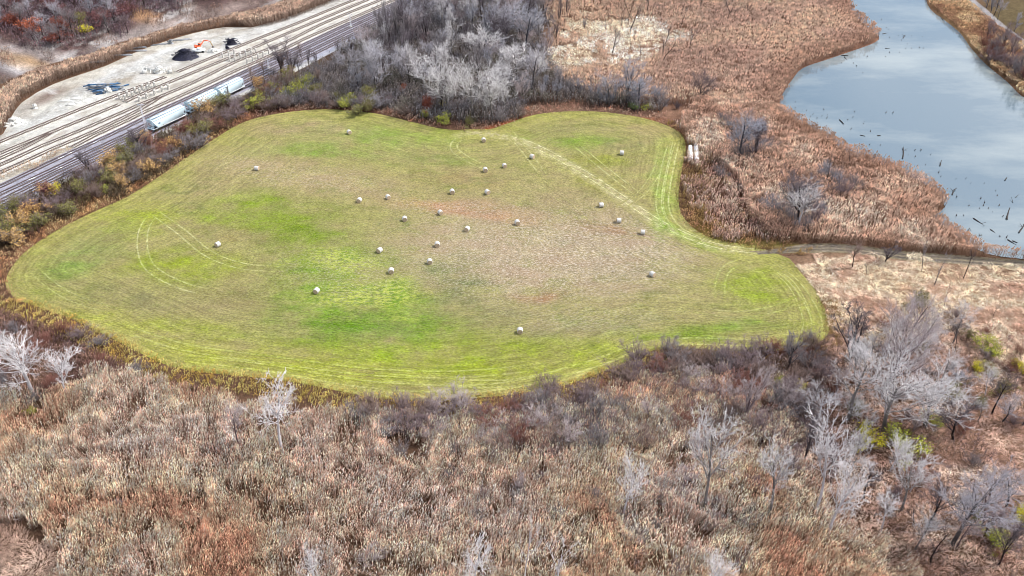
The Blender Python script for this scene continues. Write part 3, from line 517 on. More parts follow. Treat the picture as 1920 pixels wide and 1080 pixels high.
# ------------------------------------------------------------------ bare trees and bushes: grown once, then copied
def grow(pos, d, L, r0, M, wander, up, rtip=.35):
    n = len(pos); pts = [pos]; p = pos; d = d.copy(); st = (L / (M - 1))[:, None]
    for k in range(M - 1):
        d = unit(d + rng.normal(0, wander, (n, 3)) + np.array([0, 0, up])); p = p + d * st; pts.append(p)
    t = np.linspace(0, 1, M)[None]; return np.stack(pts, 1), r0[:, None] * (1 - t * (1 - rtip))
def spawn(pts, rad, L, nc, t0, t1, a0, a1, lr, rr, taper=.5, rmin=0.0):
    n, M, _ = pts.shape; idx = np.repeat(np.arange(n), nc); m = len(idx); t = rng.uniform(t0, t1, m); f = t * (M - 1); i = np.minimum(f.astype(int), M - 2); u = (f - i)[:, None]
    A = pts[idx, i]; B = pts[idx, i + 1]; p = A * (1 - u) + B * u; tan = unit(B - A); r = rad[idx, i] * (1 - u[:, 0]) + rad[idx, i + 1] * u[:, 0]
    rnd = rng.normal(0, 1, (m, 3)); perp = unit(rnd - (rnd * tan).sum(1, keepdims=True) * tan); a = rng.uniform(a0, a1, m)[:, None]
    d = unit(tan * np.cos(a) + perp * np.sin(a)); ln = L[idx] * lr * (1 - taper * t) * rng.uniform(.7, 1.25, m)
    return p, d, ln, np.maximum(r * rr, rmin)
def skel_mesh(name, levels, n_sides, lvls, tipcol=None):
    Vs, Qs, Ls = [], [], []; off = 0
    for (pts, rad), ns, lv in zip(levels, n_sides, lvls):
        A = pts[:, :-1].reshape(-1, 3); B = pts[:, 1:].reshape(-1, 3); ra = rad[:, :-1].ravel(); rb = rad[:, 1:].ravel()
        V, Q = tubes(A, B, ra, rb, ns); Vs.append(V); Qs.append(Q + off); off += len(V); Ls.append(np.full(len(V), lv) + rng.uniform(-.08, .08, len(V)))
    return mesh(name, np.concatenate(Vs), np.concatenate(Qs), {'lvl': np.clip(np.concatenate(Ls), 0, 1)})
TREES = {}
def make_tree(style, H=15.0, seed=0):
    global rng; keep = rng; rng = np.random.default_rng(seed)
    z0 = np.zeros((1, 3)); up = np.array([[rng.normal(0, .05), rng.normal(0, .05), 1.0]])
    tw = .027
    if style == 'broad':      # big spreading crown on a forking trunk
        T = grow(z0, up, np.array([H * .55]), np.array([H * .021]), 8, .07, .05, .5); nl, la, lr = 13, (.45, 1.15), .95
        p, d, L, r = spawn(T[0], T[1], np.array([H * .55]), nl, .38, 1.0, *la, lr, .5, .15); A = grow(p, d, L, r, 8, .10, .09, .22)
        p, d, L, r = spawn(*A, L, 9, .2, 1.0, .4, 1.0, .55, .6, .35, tw * 1.8); B = grow(p, d, L, r, 5, .12, .08, .3)
        p, d, L, r = spawn(*B, L, 5, .15, 1.0, .35, .9, .52, .6, .35, tw); D = grow(p, d, L, r, 4, .1, .07, .5)
        p, d, L, r = spawn(*D, L, 2, .2, 1.0, .35, .9, .55, .7, .3, tw * .8); E = grow(p, d, L, r, 3, .12, .05, .5)
    elif style == 'round':    # neat oval crown on a straight trunk, ascending twigs
        T = grow(z0, up, np.array([H * .78]), np.array([H * .017]), 9, .05, .06, .3)
        p, d, L, r = spawn(T[0], T[1], np.array([H * .6]), 16, .40, 1.0, .5, 1.0, .78, .5, .45); A = grow(p, d, L, r, 7, .1, .10, .25)
        p, d, L, r = spawn(*A, L, 7, .15, 1.0, .4, .9, .48, .62, .3, tw * 1.4); B = grow(p, d, L, r, 5, .13, .08, .4)
        p, d, L, r = spawn(*B, L, 3, .15, 1.0, .35, .85, .55, .7, .3, tw); D = grow(p, d, L, r, 4, .12, .06, .5)
        p, d, L, r = spawn(*D, L, 2, .2, 1.0, .35, .8, .55, .8, .3, tw * .8); E = grow(p, d, L, r, 3, .1, .05, .5)
    elif style == 'upright':  # tall, narrow, many steep stems
        T = grow(z0, up, np.array([H * .5]), np.array([H * .017]), 6, .06, .03, .6)
        p, d, L, r = spawn(T[0], T[1], np.array([H * .75]), 8, .05, 1.0, .12, .45, .95, .7, .3); A = grow(p, d, L, r, 8, .08, .09, .2)
        p, d, L, r = spawn(*A, L, 9, .3, 1.0, .3, .75, .3, .55, .4, tw * 1.3); B = grow(p, d, L, r, 4, .12, .08, .4)
        p, d, L, r = spawn(*B, L, 7, .2, 1.0, .3, .8, .5, .7, .3, tw); D = grow(p, d, L, r, 3, .12, .08, .5)
        p, d, L, r = spawn(*D, L, 4, .2, 1.0, .3, .8, .6, .8, .3, tw * .8); E = grow(p, d, L, r, 3, .1, .05, .5)
    elif style == 'snag':     # dead tree, few crooked limbs
        T = grow(z0, up + [[rng.normal(0, .15), 0, 0]], np.array([H * .8]), np.array([H * .016]), 9, .12, .05, .3)
        p, d, L, r = spawn(T[0], T[1], np.array([H * .5]), 6, .3, .95, .35, .9, .85, .62, .4); A = grow(p, d, L, r, 7, .2, .08, .3)
        p, d, L, r = spawn(*A, L, 4, .3, 1.0, .4, 1.0, .45, .6, .3, tw * 1.6); B = grow(p, d, L, r, 5, .2, .05, .4)
        p, d, L, r = spawn(*B, L, 3, .2, 1.0, .4, .9, .5, .7, .3, tw * 1.2); D = grow(p, d, L, r, 3, .2, .05, .5); E = None
    rng = keep
    lv = [A, B, D] + ([E] if E else [])
    h = max(float(x[0][..., 2].max()) for x in lv); allp = np.concatenate([x[0].reshape(-1, 3) for x in lv])
    wdt = 2 * float(np.percentile(np.hypot(allp[:, 0], allp[:, 1]), 93))
    tm = skel_mesh('trunk', [T], [7], [.0]); cm = skel_mesh('crown', lv, [5, 3, 3, 3], [.3, .75, .97, 1.0])
    return tm, cm, h, wdt
for i, (st, k) in enumerate([('broad', 4), ('round', 4), ('upright', 3), ('snag', 4)]):
    TREES[st] = [make_tree(st, seed=100 * i + j) for j in range(k)]
def make_bush(H=4.0, seed=0, leafy=False, stems=24):
    global rng; keep = rng; rng = np.random.default_rng(seed)
    n = stems; a = rng.uniform(0, 2 * np.pi, n); t = np.abs(rng.normal(0, .5, n)); base = np.stack([np.cos(a) * .35, np.sin(a) * .35, np.zeros(n)], 1); d = unit(np.stack([np.cos(a) * t, np.sin(a) * t, np.ones(n)], 1))
    L = H * rng.uniform(.65, 1.05, n); T = grow(base, d, L, np.full(n, .035), 6, .1, .06, .4)
    p, dd, L2, r = spawn(*T, L, 9, .2, 1.0, .3, .8, .42, .6, .35, .016); A = grow(p, dd, L2, r, 4, .13, .06, .5)
    p, dd, L3, r = spawn(*A, L2, 6, .2, 1.0, .35, .85, .5, .8, .3, .014); B = grow(p, dd, L3, r, 3, .12, .06, .6)
    lm = None
    if leafy:
        pts = np.concatenate([A[0][:, 1:].reshape(-1, 3), B[0][:, 1:].reshape(-1, 3)]); k = rng.uniform(0, 1, len(pts)) < .55; pts = pts[k] + rng.normal(0, .12, (k.sum(), 3)); m = len(pts)
        d = unit(rng.normal(0, 1, (m, 3))); sd = unit(np.cross(d, rng.normal(0, 1, (m, 3)))); V = diamonds(pts, d * rng.uniform(.18, .34, m)[:, None], sd, .09).reshape(-1, 3)
        c = np.repeat(rng.uniform(.65, 1.3, m)[:, None], 4, 1).reshape(-1, 1) * np.ones((1, 3)); lm = mesh('foliage', V, np.arange(len(V)).reshape(-1, 4), {'Col': c})
    rng = keep
    return skel_mesh('stems', [T], [3], [.1]), skel_mesh('twigs', [A, B], [3, 3], [.6, 1.0]), lm, H, H * 1.05
BUSH = [make_bush(seed=s) for s in range(5)]; LEAFY = [make_bush(seed=50 + s, leafy=True, stems=16) for s in range(4)]
TM = {'white': twig_mat('white_bark', C(128,120,116,.8), C(226,221,222,.86)), 'whitefull': twig_mat('pale_bark', C(190,184,186,.85), C(234,229,230,.9)), 'grey': twig_mat('grey_bark', C(84,78,76,.8), C(196,192,200,.85)),
      'dark': twig_mat('dark_bark', C(52,44,42,.8), C(122,112,118,.8)), 'bluegrey': twig_mat('blue_grey_bark', C(78,76,82,.8), C(172,172,182,.85)), 'brown': twig_mat('brown_bark', C(84,66,56,.8), C(164,142,134,.8)),
      'purple': twig_mat('purple_twigs', C(80,64,64,.8), C(158,139,141,.8)), 'mauve': twig_mat('mauve_twigs', C(120,100,100,.8), C(200,186,186,.85)), 'redbrown': twig_mat('red_brown_twigs', C(84,54,48,.8), C(160,112,100,.8)), 'darkgrey': twig_mat('dark_grey_twigs', C(64,57,55,.8), C(154,146,148,.85)), 'tan': twig_mat('tan_twigs', C(110,88,70,.8), C(198,172,146,.8))}
def leaf_mat(name, col):
    q = N(name, .8, .1); r = q.n('ShaderNodeRGB'); r.outputs[0].default_value = (*col, 1); return q.out(q.mix(r.outputs[0], q.attr('Col'), 1.0, 'MULTIPLY'))
LM = {'yellow': leaf_mat('yellow_leaves', C(226,214,60,.8)), 'yellowgreen': leaf_mat('yellow_green_leaves', C(186,190,76,.8)), 'olive': leaf_mat('olive_leaves', C(140,136,78,.8)), 'green': leaf_mat('green_leaves', C(110,140,60,.8)), 'red': leaf_mat('rust_red_leaves', C(160,92,76,.8)), 'orange': leaf_mat('orange_leaves', C(216,122,88,.8)), 'maroon': leaf_mat('maroon_leaves', C(128,88,92,.8)), 'tanleaf': leaf_mat('dry_tan_leaves', C(210,170,110,.8))}
def setmat(o, m):
    o.material_slots[0].link = 'OBJECT'; o.material_slots[0].material = m
_pend = {}
def ordinal(n):
    o = ['','first','second','third','fourth','fifth','sixth','seventh','eighth','ninth','tenth','eleventh','twelfth','thirteenth','fourteenth','fifteenth','sixteenth','seventeenth','eighteenth','nineteenth']
    if n < 20: return o[n]
    t = ['','','twenty','thirty','forty','fifty','sixty','seventy','eighty','ninety']; te = ['','','twentieth','thirtieth','fortieth','fiftieth','sixtieth','seventieth','eightieth','ninetieth']
    if n >= 100: return 'hundredth' if n == 100 else 'hundred and ' + ordinal(n - 100)
    return te[n // 10] if n % 10 == 0 else t[n // 10] + '-' + o[n % 10]
def height_for(bx, by, ty, X, Y, z=0):
    v = (ty - 540) / F_PX; return max(.6, CAM_H - Y * (sn + v * cs) / (cs - v * sn) - z)
TROOT, BROOT = {}, {}
def plant(meshes, names, mats, loc, rz, s, sxy, name):
    e = empty(name, loc, rz); e.scale = (sxy, sxy, s)
    for me, nm, mt in zip(meshes, names, mats):
        if me is None: continue
        if not me.materials: me.materials.append(mt)
        o = part(nm, me, None, e); setmat(o, mt)
    return e
def tree(bx, by, ty, wpx, style, col, label=None, group=None, var=None, region=None, tilt=0, name=None):
    X, Y, z = P(bx, by); h = height_for(bx, by, ty, X, Y, z) if ty is not None else wpx[1]; dep = Y * cs + (CAM_H - z) * sn
    tm, cm, H, Wd = TREES[style][(var if var is not None else random.randrange(99)) % len(TREES[style])]
    sz = h / H; sxy = (wpx * dep / F_PX / Wd) if ty is not None else sz * wpx[0]; sxy = min(max(sxy, sz * .45), sz * 1.9)
    nm = name or {'snag': 'dead_tree'}.get(style, 'bare_tree')
    e = plant((tm, cm), ('trunk', 'crown'), (TM[col], TM[col]), (X, Y, z - .1), random.uniform(0, 6.28), sz, sxy, nm)
    if tilt: e.rotation_euler = (random.uniform(-.05, .05), tilt, 0)
    if region: _pend.setdefault(region, []).append((bx, e, nm)); e['category'] = 'tree'
    else: tag(e, label, 'tree', group)
    return e
def bush(bx, by, hm, wm, col, leaf=None, label=None, group=None, region=None):
    X, Y, z = P(bx, by); s, t, l, H, Wd = (LEAFY if leaf else BUSH)[random.randrange(4)]
    e = plant((s, t, l), ('stems', 'twigs', 'foliage'), (TM[col], TM[col], LM.get(leaf)), (X, Y, z - .1), random.uniform(0, 6.28), hm / H, wm / Wd, 'leafy_shrub' if leaf else 'bare_shrub')
    if region: _pend.setdefault(region, []).append((bx, e, 'shrub')); e['category'] = 'shrub'
    else: tag(e, label, 'shrub', group)
    return e

# single trees one can point at: base x, base y, top y, crown width (photo pixels), kind, look, label
for a in [
 (64,742,603,150,'broad','whitefull','large white branched bare tree standing below the west end of the field'),
 (129,745,652,92,'round','whitefull','small white bare tree just right of the large one below the west end'),
 (530,852,700,100,'round','whitefull','white crowned tree reaching over the yellow near margin of the field',1),
 (452,845,742,66,'round','mauve','slim pale tree left of the white crowned tree at the near margin',2),
 (1168,975,846,78,'round','whitefull','small white oval crowned tree alone in the foreground reeds',3),
 (1320,958,765,108,'round','white','tall white crowned tree with dark bare lower trunk in the foreground reeds',0),
 (1440,975,828,95,'round','white','pale tree with leaning grey trunk between two white trees lower right',1),
 (1527,967,775,112,'round','whitefull','tall white tree with forked pale trunk in the lower right group',2),
 (1553,1008,850,105,'round','whitefull','white tree with thick pale leaning trunk nearest in the lower right group',3),
 (1690,958,843,90,'round','white','white crowned tree on a greenish trunk among pink grass lower right',0),
 (1785,1022,850,150,'broad','grey','wide grey white tree with dark forking trunk in the lower right corner',1),
 (1655,808,640,190,'broad','white','largest tree on the right with heavy dark low limbs and white twigs',0),
 (1735,800,690,150,'broad','white','spreading white twigged tree right of the largest dark limbed tree',2),
 (1652,742,548,130,'broad','mauve','tall grey white tree behind the largest dark limbed tree',3),
 (1588,790,650,115,'round','white','white twigged tree left of the largest dark limbed tree',1),
 (1592,678,572,90,'upright','dark','dark many stemmed tree at the east tip of the field',0),
 (1478,692,605,58,'upright','darkgrey','thin dark tree standing over the grass at the field edge lower right',1),
 (1703,640,545,80,'round','mauve','pale twiggy tree below the matted grass right of the field',2),
 (1388,305,203,96,'round','bluegrey','dark trunked tree with blue grey haze of twigs beside the wrapped bales',2),
 (1415,300,225,60,'upright','dark','dark tree right behind the blue grey tree near the wrapped bales',0),
 (1492,432,322,100,'round','dark','dark crowned tree behind the white tree by the farm track',0),
 (1494,436,330,66,'round','whitefull','white tree standing just above the farm track',1),
 (1598,503,446,44,'round','brown','thin brown tree rising beside the farm track bend',2),
 (1660,490,452,42,'upright','dark','small dark rounded tree below the farm track',1),
 (1307,192,128,58,'broad','dark','lone dark spreading tree in the pink marsh',3),
 (1175,192,104,62,'upright','grey','fan shaped grey tree at the marsh end of the wood',0),
 (1196,200,135,60,'round','bluegrey','dense blue grey tree beside the fan shaped tree',1),
 (1142,200,130,56,'round','grey','grey tree at the wood corner left of the fan shaped tree',2),
 (887,222,96,130,'broad','white','great white crowned tree with dark trunk at the front of the wood',0),
 (843,214,118,100,'broad','white','white crowned tree with leaning trunk left of the great one',1),
 (925,226,130,90,'round','white','white crowned tree right of the great one at the wood front',2),
 (912,118,50,118,'broad','white','white domed tree with dark fan of limbs in the middle of the wood',3),
 (795,168,98,105,'round','whitefull','brightest white tree top in the middle of the wood',3),
 (706,170,62,86,'broad','grey','tall grey white tree near the tracks end of the wood',2),
 (948,78,-4,100,'broad','grey','grey white tree cut by the top of the photo over the wood',1),
 (985,96,4,70,'round','bluegrey','grey tree at the top right end of the wood',0),
 (970,170,80,80,'round','white','white tree above the marsh end of the wood',1),
 (527,138,72,66,'upright','dark','dark vase shaped tree standing against the railway tracks'),
 (548,140,90,46,'upright','dark','smaller dark tree just right of the vase shaped one by the tracks'),
 (690,68,36,46,'upright','dark','first dark forked tree beside the tracks above the wood'),
 (1728,512,452,26,'snag','grey','leaning bare dead tree in the cream grass below the track'),
 (1751,536,468,24,'snag','grey','pale leaning dead trunk right of the leaning dead tree'),
 (1806,522,470,40,'snag','dark','dark forked dead tree on the cream grass near the pond end'),
 (1624,517,493,16,'snag','dark','tiny dark dead tree in the cream grass below the track'),
 (1590,322,276,28,'snag','dark','crooked dead tree near the pond shore in the reeds'),
 (1570,368,300,40,'snag','dark','bent dark dead tree in the reeds left of the shore'),
 (1548,345,270,26,'snag','darkgrey','thin dead tree in the reeds above the dark crowned tree'),
 (1291,102,46,32,'snag','darkgrey','forked dead tree standing at the right of the cream marsh patch'),
 (1310,115,86,26,'snag','dark','low crooked dead tree right of the cream marsh patch'),
 (262,285,228,54,'upright','dark','dark bare tree rising over the tracks left of the hopper cars'),
 (168,322,275,34,'upright','dark','small dark bare tree at the edge of the tracks on the left'),
 (121,355,318,20,'snag','dark','thin dark stem rising over the tracks far left'),
 (1870,1062,955,70,'broad','dark','dark leaning tree at the right edge of the lower right corner'),
 (1745,1058,985,50,'snag','dark','dark crooked dead tree low in the lower right corner'),
 (1712,985,945,40,'snag','dark','twisted dark dead tree under the white crowned tree lower right'),
 (1330,1115,1035,90,'round','whitefull','white branched tree cut by the bottom of the photo right of centre'),
 (890,1120,1005,80,'round','whitefull','white branched tree cut by the bottom of the photo near centre'),
 (985,1125,985,90,'snag','whitefull','white dead tree with bare prongs at the bottom near centre'),
 (1040,1115,1000,70,'snag','whitefull','leaning white dead tree at the bottom right of the pronged one'),
 (598,1110,1020,50,'round','whitefull','thin white tree in the reeds at the bottom left of centre'),
 (978,930,880,26,'upright','mauve','narrow pale tree in the reeds left of the small oval crowned tree'),
 (1280,930,870,44,'round','mauve','pale slender tree left of the tall white crowned tree'),
 (1060,842,785,60,'round','mauve','pale tree in the thicket below the near margin of the field'),
 (1215,800,740,60,'round','mauve','pale grey tree in the thicket near the east half of the margin'),
 (1395,790,668,70,'upright','mauve','bent pale multi stemmed tree below the east end of the field'),
 (1580,998,955,20,'snag','whitefull','short white forked stump right of the thick leaning trunk'),
 (1640,1015,985,14,'snag','mauve','small crooked white stem in the lower right reeds'),
 (1190,1075,1035,18,'snag','mauve','short curved dead stem at the bottom right of centre'),
 (1420,895,830,24,'snag','whitefull','thin white leaning dead stem right of the tall white tree'),
 (1885,950,880,80,'round','grey','grey tree at the right edge above the leaning dark tree'),
 (1840,985,905,80,'round','mauve','pale tree between the wide grey white tree and the right edge'),
 (1790,660,610,34,'snag','dark','small dark dead tree right of the pale twiggy trees'),
 (1770,575,525,30,'snag','dark','slim dark dead tree on the cream grass near the right edge'),
 (1860,600,565,24,'snag','brown','tiny brown dead tree on the cream grass at far right'),
 (1880,790,735,60,'round','grey','grey tree over the yellow green shrubs at the right edge')]:
    tree(*a[:6], label=a[6], var=(a[7] if len(a) > 7 else None))

def fill(poly, n, fn, mind=2.5, excl=()):
    X, Y = scatter(poly, 1.0, excl); o = rng.permutation(len(X)); got = []
    for i in o:
        if len(got) >= n: break
        if all((X[i] - a) ** 2 + (Y[i] - b) ** 2 > mind * mind for a, b in got): got.append((X[i], Y[i]))
    for x, y in got:
        px, py = project(x, y, float(height(x, y))); fn(float(px), float(py))
R = random
# the wood beyond the field
WOODIN = [(600,180),(640,115),(700,78),(770,30),(800,-20),(1010,-50),(1020,30),(1000,130),(1010,170),(985,200),(940,218),(900,225),(820,220),(740,205),(650,190)]
fill(WOODIN, 84, lambda x, y: tree(x, y, None, (R.uniform(.8, 1.2), R.uniform(11, 18)), R.choice(['broad', 'round', 'round', 'upright']), R.choice(['grey', 'bluegrey', 'darkgrey', 'white', 'mauve', 'grey', 'grey', 'white', 'dark']), region='wood'), 4.6)
fill([(690,85),(760,45),(800,20),(860,0),(870,70),(800,100),(740,100)], 20, lambda x, y: tree(x, y, None, (R.uniform(.6, .9), R.uniform(13, 18)), 'upright', R.choice(['dark', 'darkgrey']), region='upright'), 4.0)
fill([(1010,170),(1020,120),(1000,40),(1010,-50),(1200,-50),(1230,60),(1120,70),(1060,60),(1030,100)], 30, lambda x, y: tree(x, y, None, (R.uniform(.6, 1.0), R.uniform(7, 13)), R.choice(['upright', 'snag', 'snag']), R.choice(['dark', 'darkgrey']), region='marshwood'), 5.0)
fill([(1130,130),(1140,40),(1180,-50),(1520,-50),(1500,40),(1300,60),(1250,130)], 46, lambda x, y: tree(x, y, None, (R.uniform(.7, 1.1), R.uniform(6, 13)), 'snag', R.choice(['dark', 'darkgrey', 'brown']), region='marsh'), 6.0)
fill([(1015,200),(1020,160),(1100,170),(1180,180),(1240,195),(1240,205),(1120,205)], 16, lambda x, y: tree(x, y, None, (R.uniform(.9, 1.3), R.uniform(6, 9)), R.choice(['round', 'upright']), R.choice(['grey', 'bluegrey', 'darkgrey']), region='corner'), 4.5)
fill(WOODIN, 36, lambda x, y: bush(x, y, R.uniform(4, 6.5), R.uniform(6, 9), R.choice(['bluegrey', 'mauve', 'grey', 'bluegrey', 'purple']), region='woodshrub'), 3.6, [fieldW])
fill([(1450,880),(1560,720),(1600,640),(1760,620),(1900,700),(1930,900),(1900,1080),(1700,1080),(1640,1000)], 44, lambda x, y: tree(x, y, None, (R.uniform(.9, 1.2), R.uniform(7, 13)), R.choice(['round', 'broad', 'round', 'upright']), R.choice(['mauve', 'white', 'white', 'whitefull', 'purple', 'dark']), region='rightwood'), 4.5, [fieldW])
# shrubs along the wood front, hedge by the tracks
fill([(470,212),(540,160),(600,185),(700,195),(820,222),(930,228),(990,205),(1000,200),(940,232),(880,238),(800,228),(700,203),(560,200)], 34, lambda x, y: bush(x, y, R.uniform(2.5, 5), R.uniform(4, 7), R.choice(['darkgrey', 'purple', 'brown']), R.choice([None, None, 'olive', 'olive', 'yellowgreen']), region='woodfront'), 3.5)
fill(HEDGE, 66, lambda x, y: bush(x, y, R.uniform(3, 5), R.uniform(5.5, 8), R.choice(['darkgrey', 'purple', 'brown', 'redbrown']), R.choice([None, None, None, None, 'olive', 'olive', 'tanleaf']), region='hedge'), 3.4)
fill([(400,190),(480,160),(560,110),(640,90),(660,110),(580,170),(480,205)], 16, lambda x, y: tree(x, y, None, (R.uniform(.9, 1.2), R.uniform(6, 9)), R.choice(['round', 'upright']), R.choice(['darkgrey', 'brown', 'dark']), region='trackside'), 4.5)
fill([(1822,88),(1850,90),(1890,125),(1920,160),(1900,160),(1850,118)], 14, lambda x, y: bush(x, y, R.uniform(5, 7.5), R.uniform(5, 7), R.choice(['purple', 'darkgrey', 'redbrown']), region='bankshrub'), 3.0, [waterW])
for poly, n in (([(1345,250),(1380,235),(1440,260),(1450,300),(1400,315),(1350,300)], 12), ([(1440,380),(1500,370),(1545,400),(1540,440),(1470,440)], 12), ([(1540,330),(1600,330),(1620,390),(1570,400)], 5), ([(1110,170),(1210,170),(1250,205),(1120,205)], 8)):
    fill(poly, n, lambda x, y: bush(x, y, R.uniform(4, 6.5), R.uniform(4.5, 7), R.choice(['darkgrey', 'bluegrey', 'purple', 'darkgrey']), region='pondthicket'), 3.2, [fieldW])
for a in [(262,316,2.4,3.6,'brown','yellow','bright yellow shrub at the field side of the track hedge'),(208,330,2.4,3.4,'brown','yellow','small yellow shrub left of the bright yellow one in the hedge'),(105,368,3.2,4.5,'brown','yellow','yellow and green shrub beside the red shrub at far left'),
  (195,362,2.5,4,'darkgrey','yellowgreen','yellow green shrub low in the hedge above the field edge'),(88,372,4,6,'redbrown','maroon','large dark red shrub in the hedge at far left'),(50,405,3,5,'redbrown','maroon','low dark red shrub at the left edge of the hedge'),
  (802,212,5,6,'redbrown','red','tall rust red shrub at the front of the wood'),(758,172,3,4,'redbrown','orange','small orange shrub in the front of the wood'),(590,150,2,3.6,'brown','yellow','yellow shrub high in the corner of the wood by the tracks'),
  (690,178,3,6,'brown','yellowgreen','pale yellow green shrub at the wood front right of centre'),(832,203,2.4,3.4,'brown','yellow','small yellow shrub at the foot of the white crowned trees'),(1190,206,2.4,5,'brown','green','bright green low shrub below the fan shaped tree'),(1212,206,2,4,'brown','yellowgreen','yellow green low shrub right of the bright green one'),
  (1500,735,2.8,3.2,'brown','yellow','bright yellow shrub below the east end of the field'),(1460,722,2,2.6,'brown','yellowgreen','small yellow green shrub left of the bright yellow one lower right'),(1625,830,3.4,6,'brown','yellow','yellow leaved shrub under the largest dark limbed tree'),(1690,845,4,8,'brown','yellowgreen','wide yellow green shrub right below the largest tree'),
  (1745,795,2.4,4,'brown','yellowgreen','yellow green shrub beneath the spreading white tree'),(1830,698,2.2,3.4,'brown','yellow','small yellow shrub in the brown brush at right'),(1850,660,3,6,'brown','yellowgreen','pale yellow green shrub in the brown brush near the right edge'),(1912,700,3,4,'brown','yellow','yellow green shrub at the right edge'),(1800,715,2.6,5,'bluegrey',None,'blue grey bare shrub in the brush at right'),
  (1912,980,3,4,'brown','yellow','yellow shrub low at the right edge'),(1862,1020,3,5,'brown','yellowgreen','yellow green shrub by the dark leaning tree'),(912,842,1.2,1.8,'redbrown','orange','tiny orange shrub in the thicket below the field'),(1145,868,1.8,3,'tan','tanleaf','small tan leaved shrub left above the oval crowned tree'),
  (58,62,5,8,'redbrown','orange','bright orange tree top in the hillside wood at left'),(160,62,3,8,'brown','yellow','bright yellow shrub at the foot of the hillside wood'),(152,48,5,6,'brown','olive','olive leaved shrub above the bright yellow one on the hillside'),(28,50,5,8,'redbrown','red','rust red tree top left of the orange one on the hillside'),
  (105,78,3.5,8,'redbrown','red','rust red shrub at the foot of the hillside wood'),(188,48,5,9,'redbrown','maroon','maroon shrub right of the bright yellow one on the hillside'),(230,30,4,10,'redbrown','maroon','maroon shrub high on the hillside right of the wood'),
  (62,775,1.6,2.6,'brown','yellowgreen','small yellow green shrub at the foot of the large white tree'),(700,1052,3.2,5,'mauve',None,'rounded mauve shrub alone in the reeds at the bottom'),(715,815,3,6,'bluegrey',None,'blue grey shrub in the thicket below the near margin'),(1190,1020,3,6,'mauve',None,'pink mauve shrub below the oval crowned tree'),
  (1240,915,2.5,5,'bluegrey',None,'blue grey shrub between the oval tree and the tall white tree'),(185,1018,1.6,2.2,'purple',None,'small purple grey shrub in the reeds at lower left'),(222,945,1.2,2,'bluegrey',None,'small pale grey shrub in the reeds at left'),(1440,312,3,4.5,'dark',None,'very dark shrub right of the blue grey tree by the bales'),
  (1600,395,3,4.5,'purple',None,'purple rounded shrub in the reeds near the pond'),(1400,780,4,8,'mauve',None,'large pale shrub of long bending stems below the east field end'),(1270,205,2.5,2.6,'dark',None,'small dark shrub in the marsh edge above the field'),(1720,578,4,5,'darkgrey','olive','dark olive shrub behind the pale twiggy trees on the cream grass')]:
    bush(*a[:6], label=a[6])
# thicket below the field and foreground shrubs
fill(THICK, 96, lambda x, y: bush(x, y, R.uniform(3.0, 5.2), R.uniform(5, 8), R.choice(['purple', 'purple', 'mauve', 'brown', 'brown', 'darkgrey', 'redbrown']), region='thicket'), 2.7, [fieldW])
fill([(640,830),(900,850),(1500,860),(1500,1080),(1250,1080),(1000,1000),(700,900)], 34, lambda x, y: bush(x, y, R.uniform(2.2, 3.6), R.uniform(2.5, 4.5), R.choice(['purple', 'mauve', 'darkgrey']), region='reedshrub'), 5)
fill([(20,600),(110,600),(200,655),(260,700),(380,730),(300,780),(140,770),(20,750)], 12, lambda x, y: bush(x, y, R.uniform(2.2, 3.6), R.uniform(3.5, 5.5), R.choice(['purple', 'redbrown', 'darkgrey']), region='westshrub'), 3.5, [fieldW])
fill([(1300,240),(1330,200),(1450,250),(1560,300),(1560,440),(1480,450),(1340,380)], 8, lambda x, y: bush(x, y, R.uniform(2, 3.6), R.uniform(3, 6), R.choice(['purple', 'redbrown', 'darkgrey', 'purple']), region='eastshrub'), 4)
fill([(1480,660),(1600,640),(1720,590),(1900,610),(1930,760),(1850,900),(1930,1080),(1720,1070),(1640,960),(1540,860)], 46, lambda x, y: bush(x, y, R.uniform(1.8, 3.4), R.uniform(2.5, 5), R.choice(['purple', 'redbrown', 'darkgrey', 'mauve']), R.choice([None, None, None, None, 'olive']), region='rightshrub'), 3.6)
# hillside wood and the far bank
_hp = []
fill(HILLW, 110, lambda x, y: _hp.append((x, y)), 4.8)
_hp.sort(key=lambda t: -t[1])
for x, y in _hp[:38]: tree(x, y, None, (R.uniform(1.1, 1.5), R.uniform(8, 13)), R.choice(['broad', 'round']), R.choice(['bluegrey', 'purple', 'bluegrey', 'grey', 'darkgrey']), region='hill')
_V, _Q, _L, _o = [], [], [], 0
_src = []
for st in ('broad', 'round'):
    for tm_, cm_, H_, W_ in TREES[st][:2]:
        for me in (tm_, cm_):
            v = np.empty(len(me.vertices) * 3, np.float32); me.vertices.foreach_get('co', v); f = np.empty(len(me.polygons) * 4, np.int32); me.loops.foreach_get('vertex_index', f); lv = np.empty(len(me.vertices), np.float32); me.attributes['lvl'].data.foreach_get('value', lv); _src.append((v.reshape(-1, 3), f.reshape(-1, 4), lv, H_))
for x, y in _hp[38:]:
    X, Y, z = P(x, y); k = R.randrange(4); a = R.uniform(0, 6.28); sc = R.uniform(8, 13) / _src[2 * k][3]
    for v, f, lv, _ in _src[2 * k:2 * k + 2]:
        q_ = np.stack([(v[:, 0] * math.cos(a) - v[:, 1] * math.sin(a)) * sc * 1.3, (v[:, 0] * math.sin(a) + v[:, 1] * math.cos(a)) * sc * 1.3, v[:, 2] * sc], 1) + [X, Y, z - .1]
        _V.append(q_); _Q.append(f + _o); _L.append(lv); _o += len(v)
obj('hillside_wood', mesh('hillside_wood', np.concatenate(_V), np.concatenate(_Q), {'lvl': np.concatenate(_L)}), TM['bluegrey'], kind='stuff', label='far part of the bare hillside wood running out of the photo', category='wood')
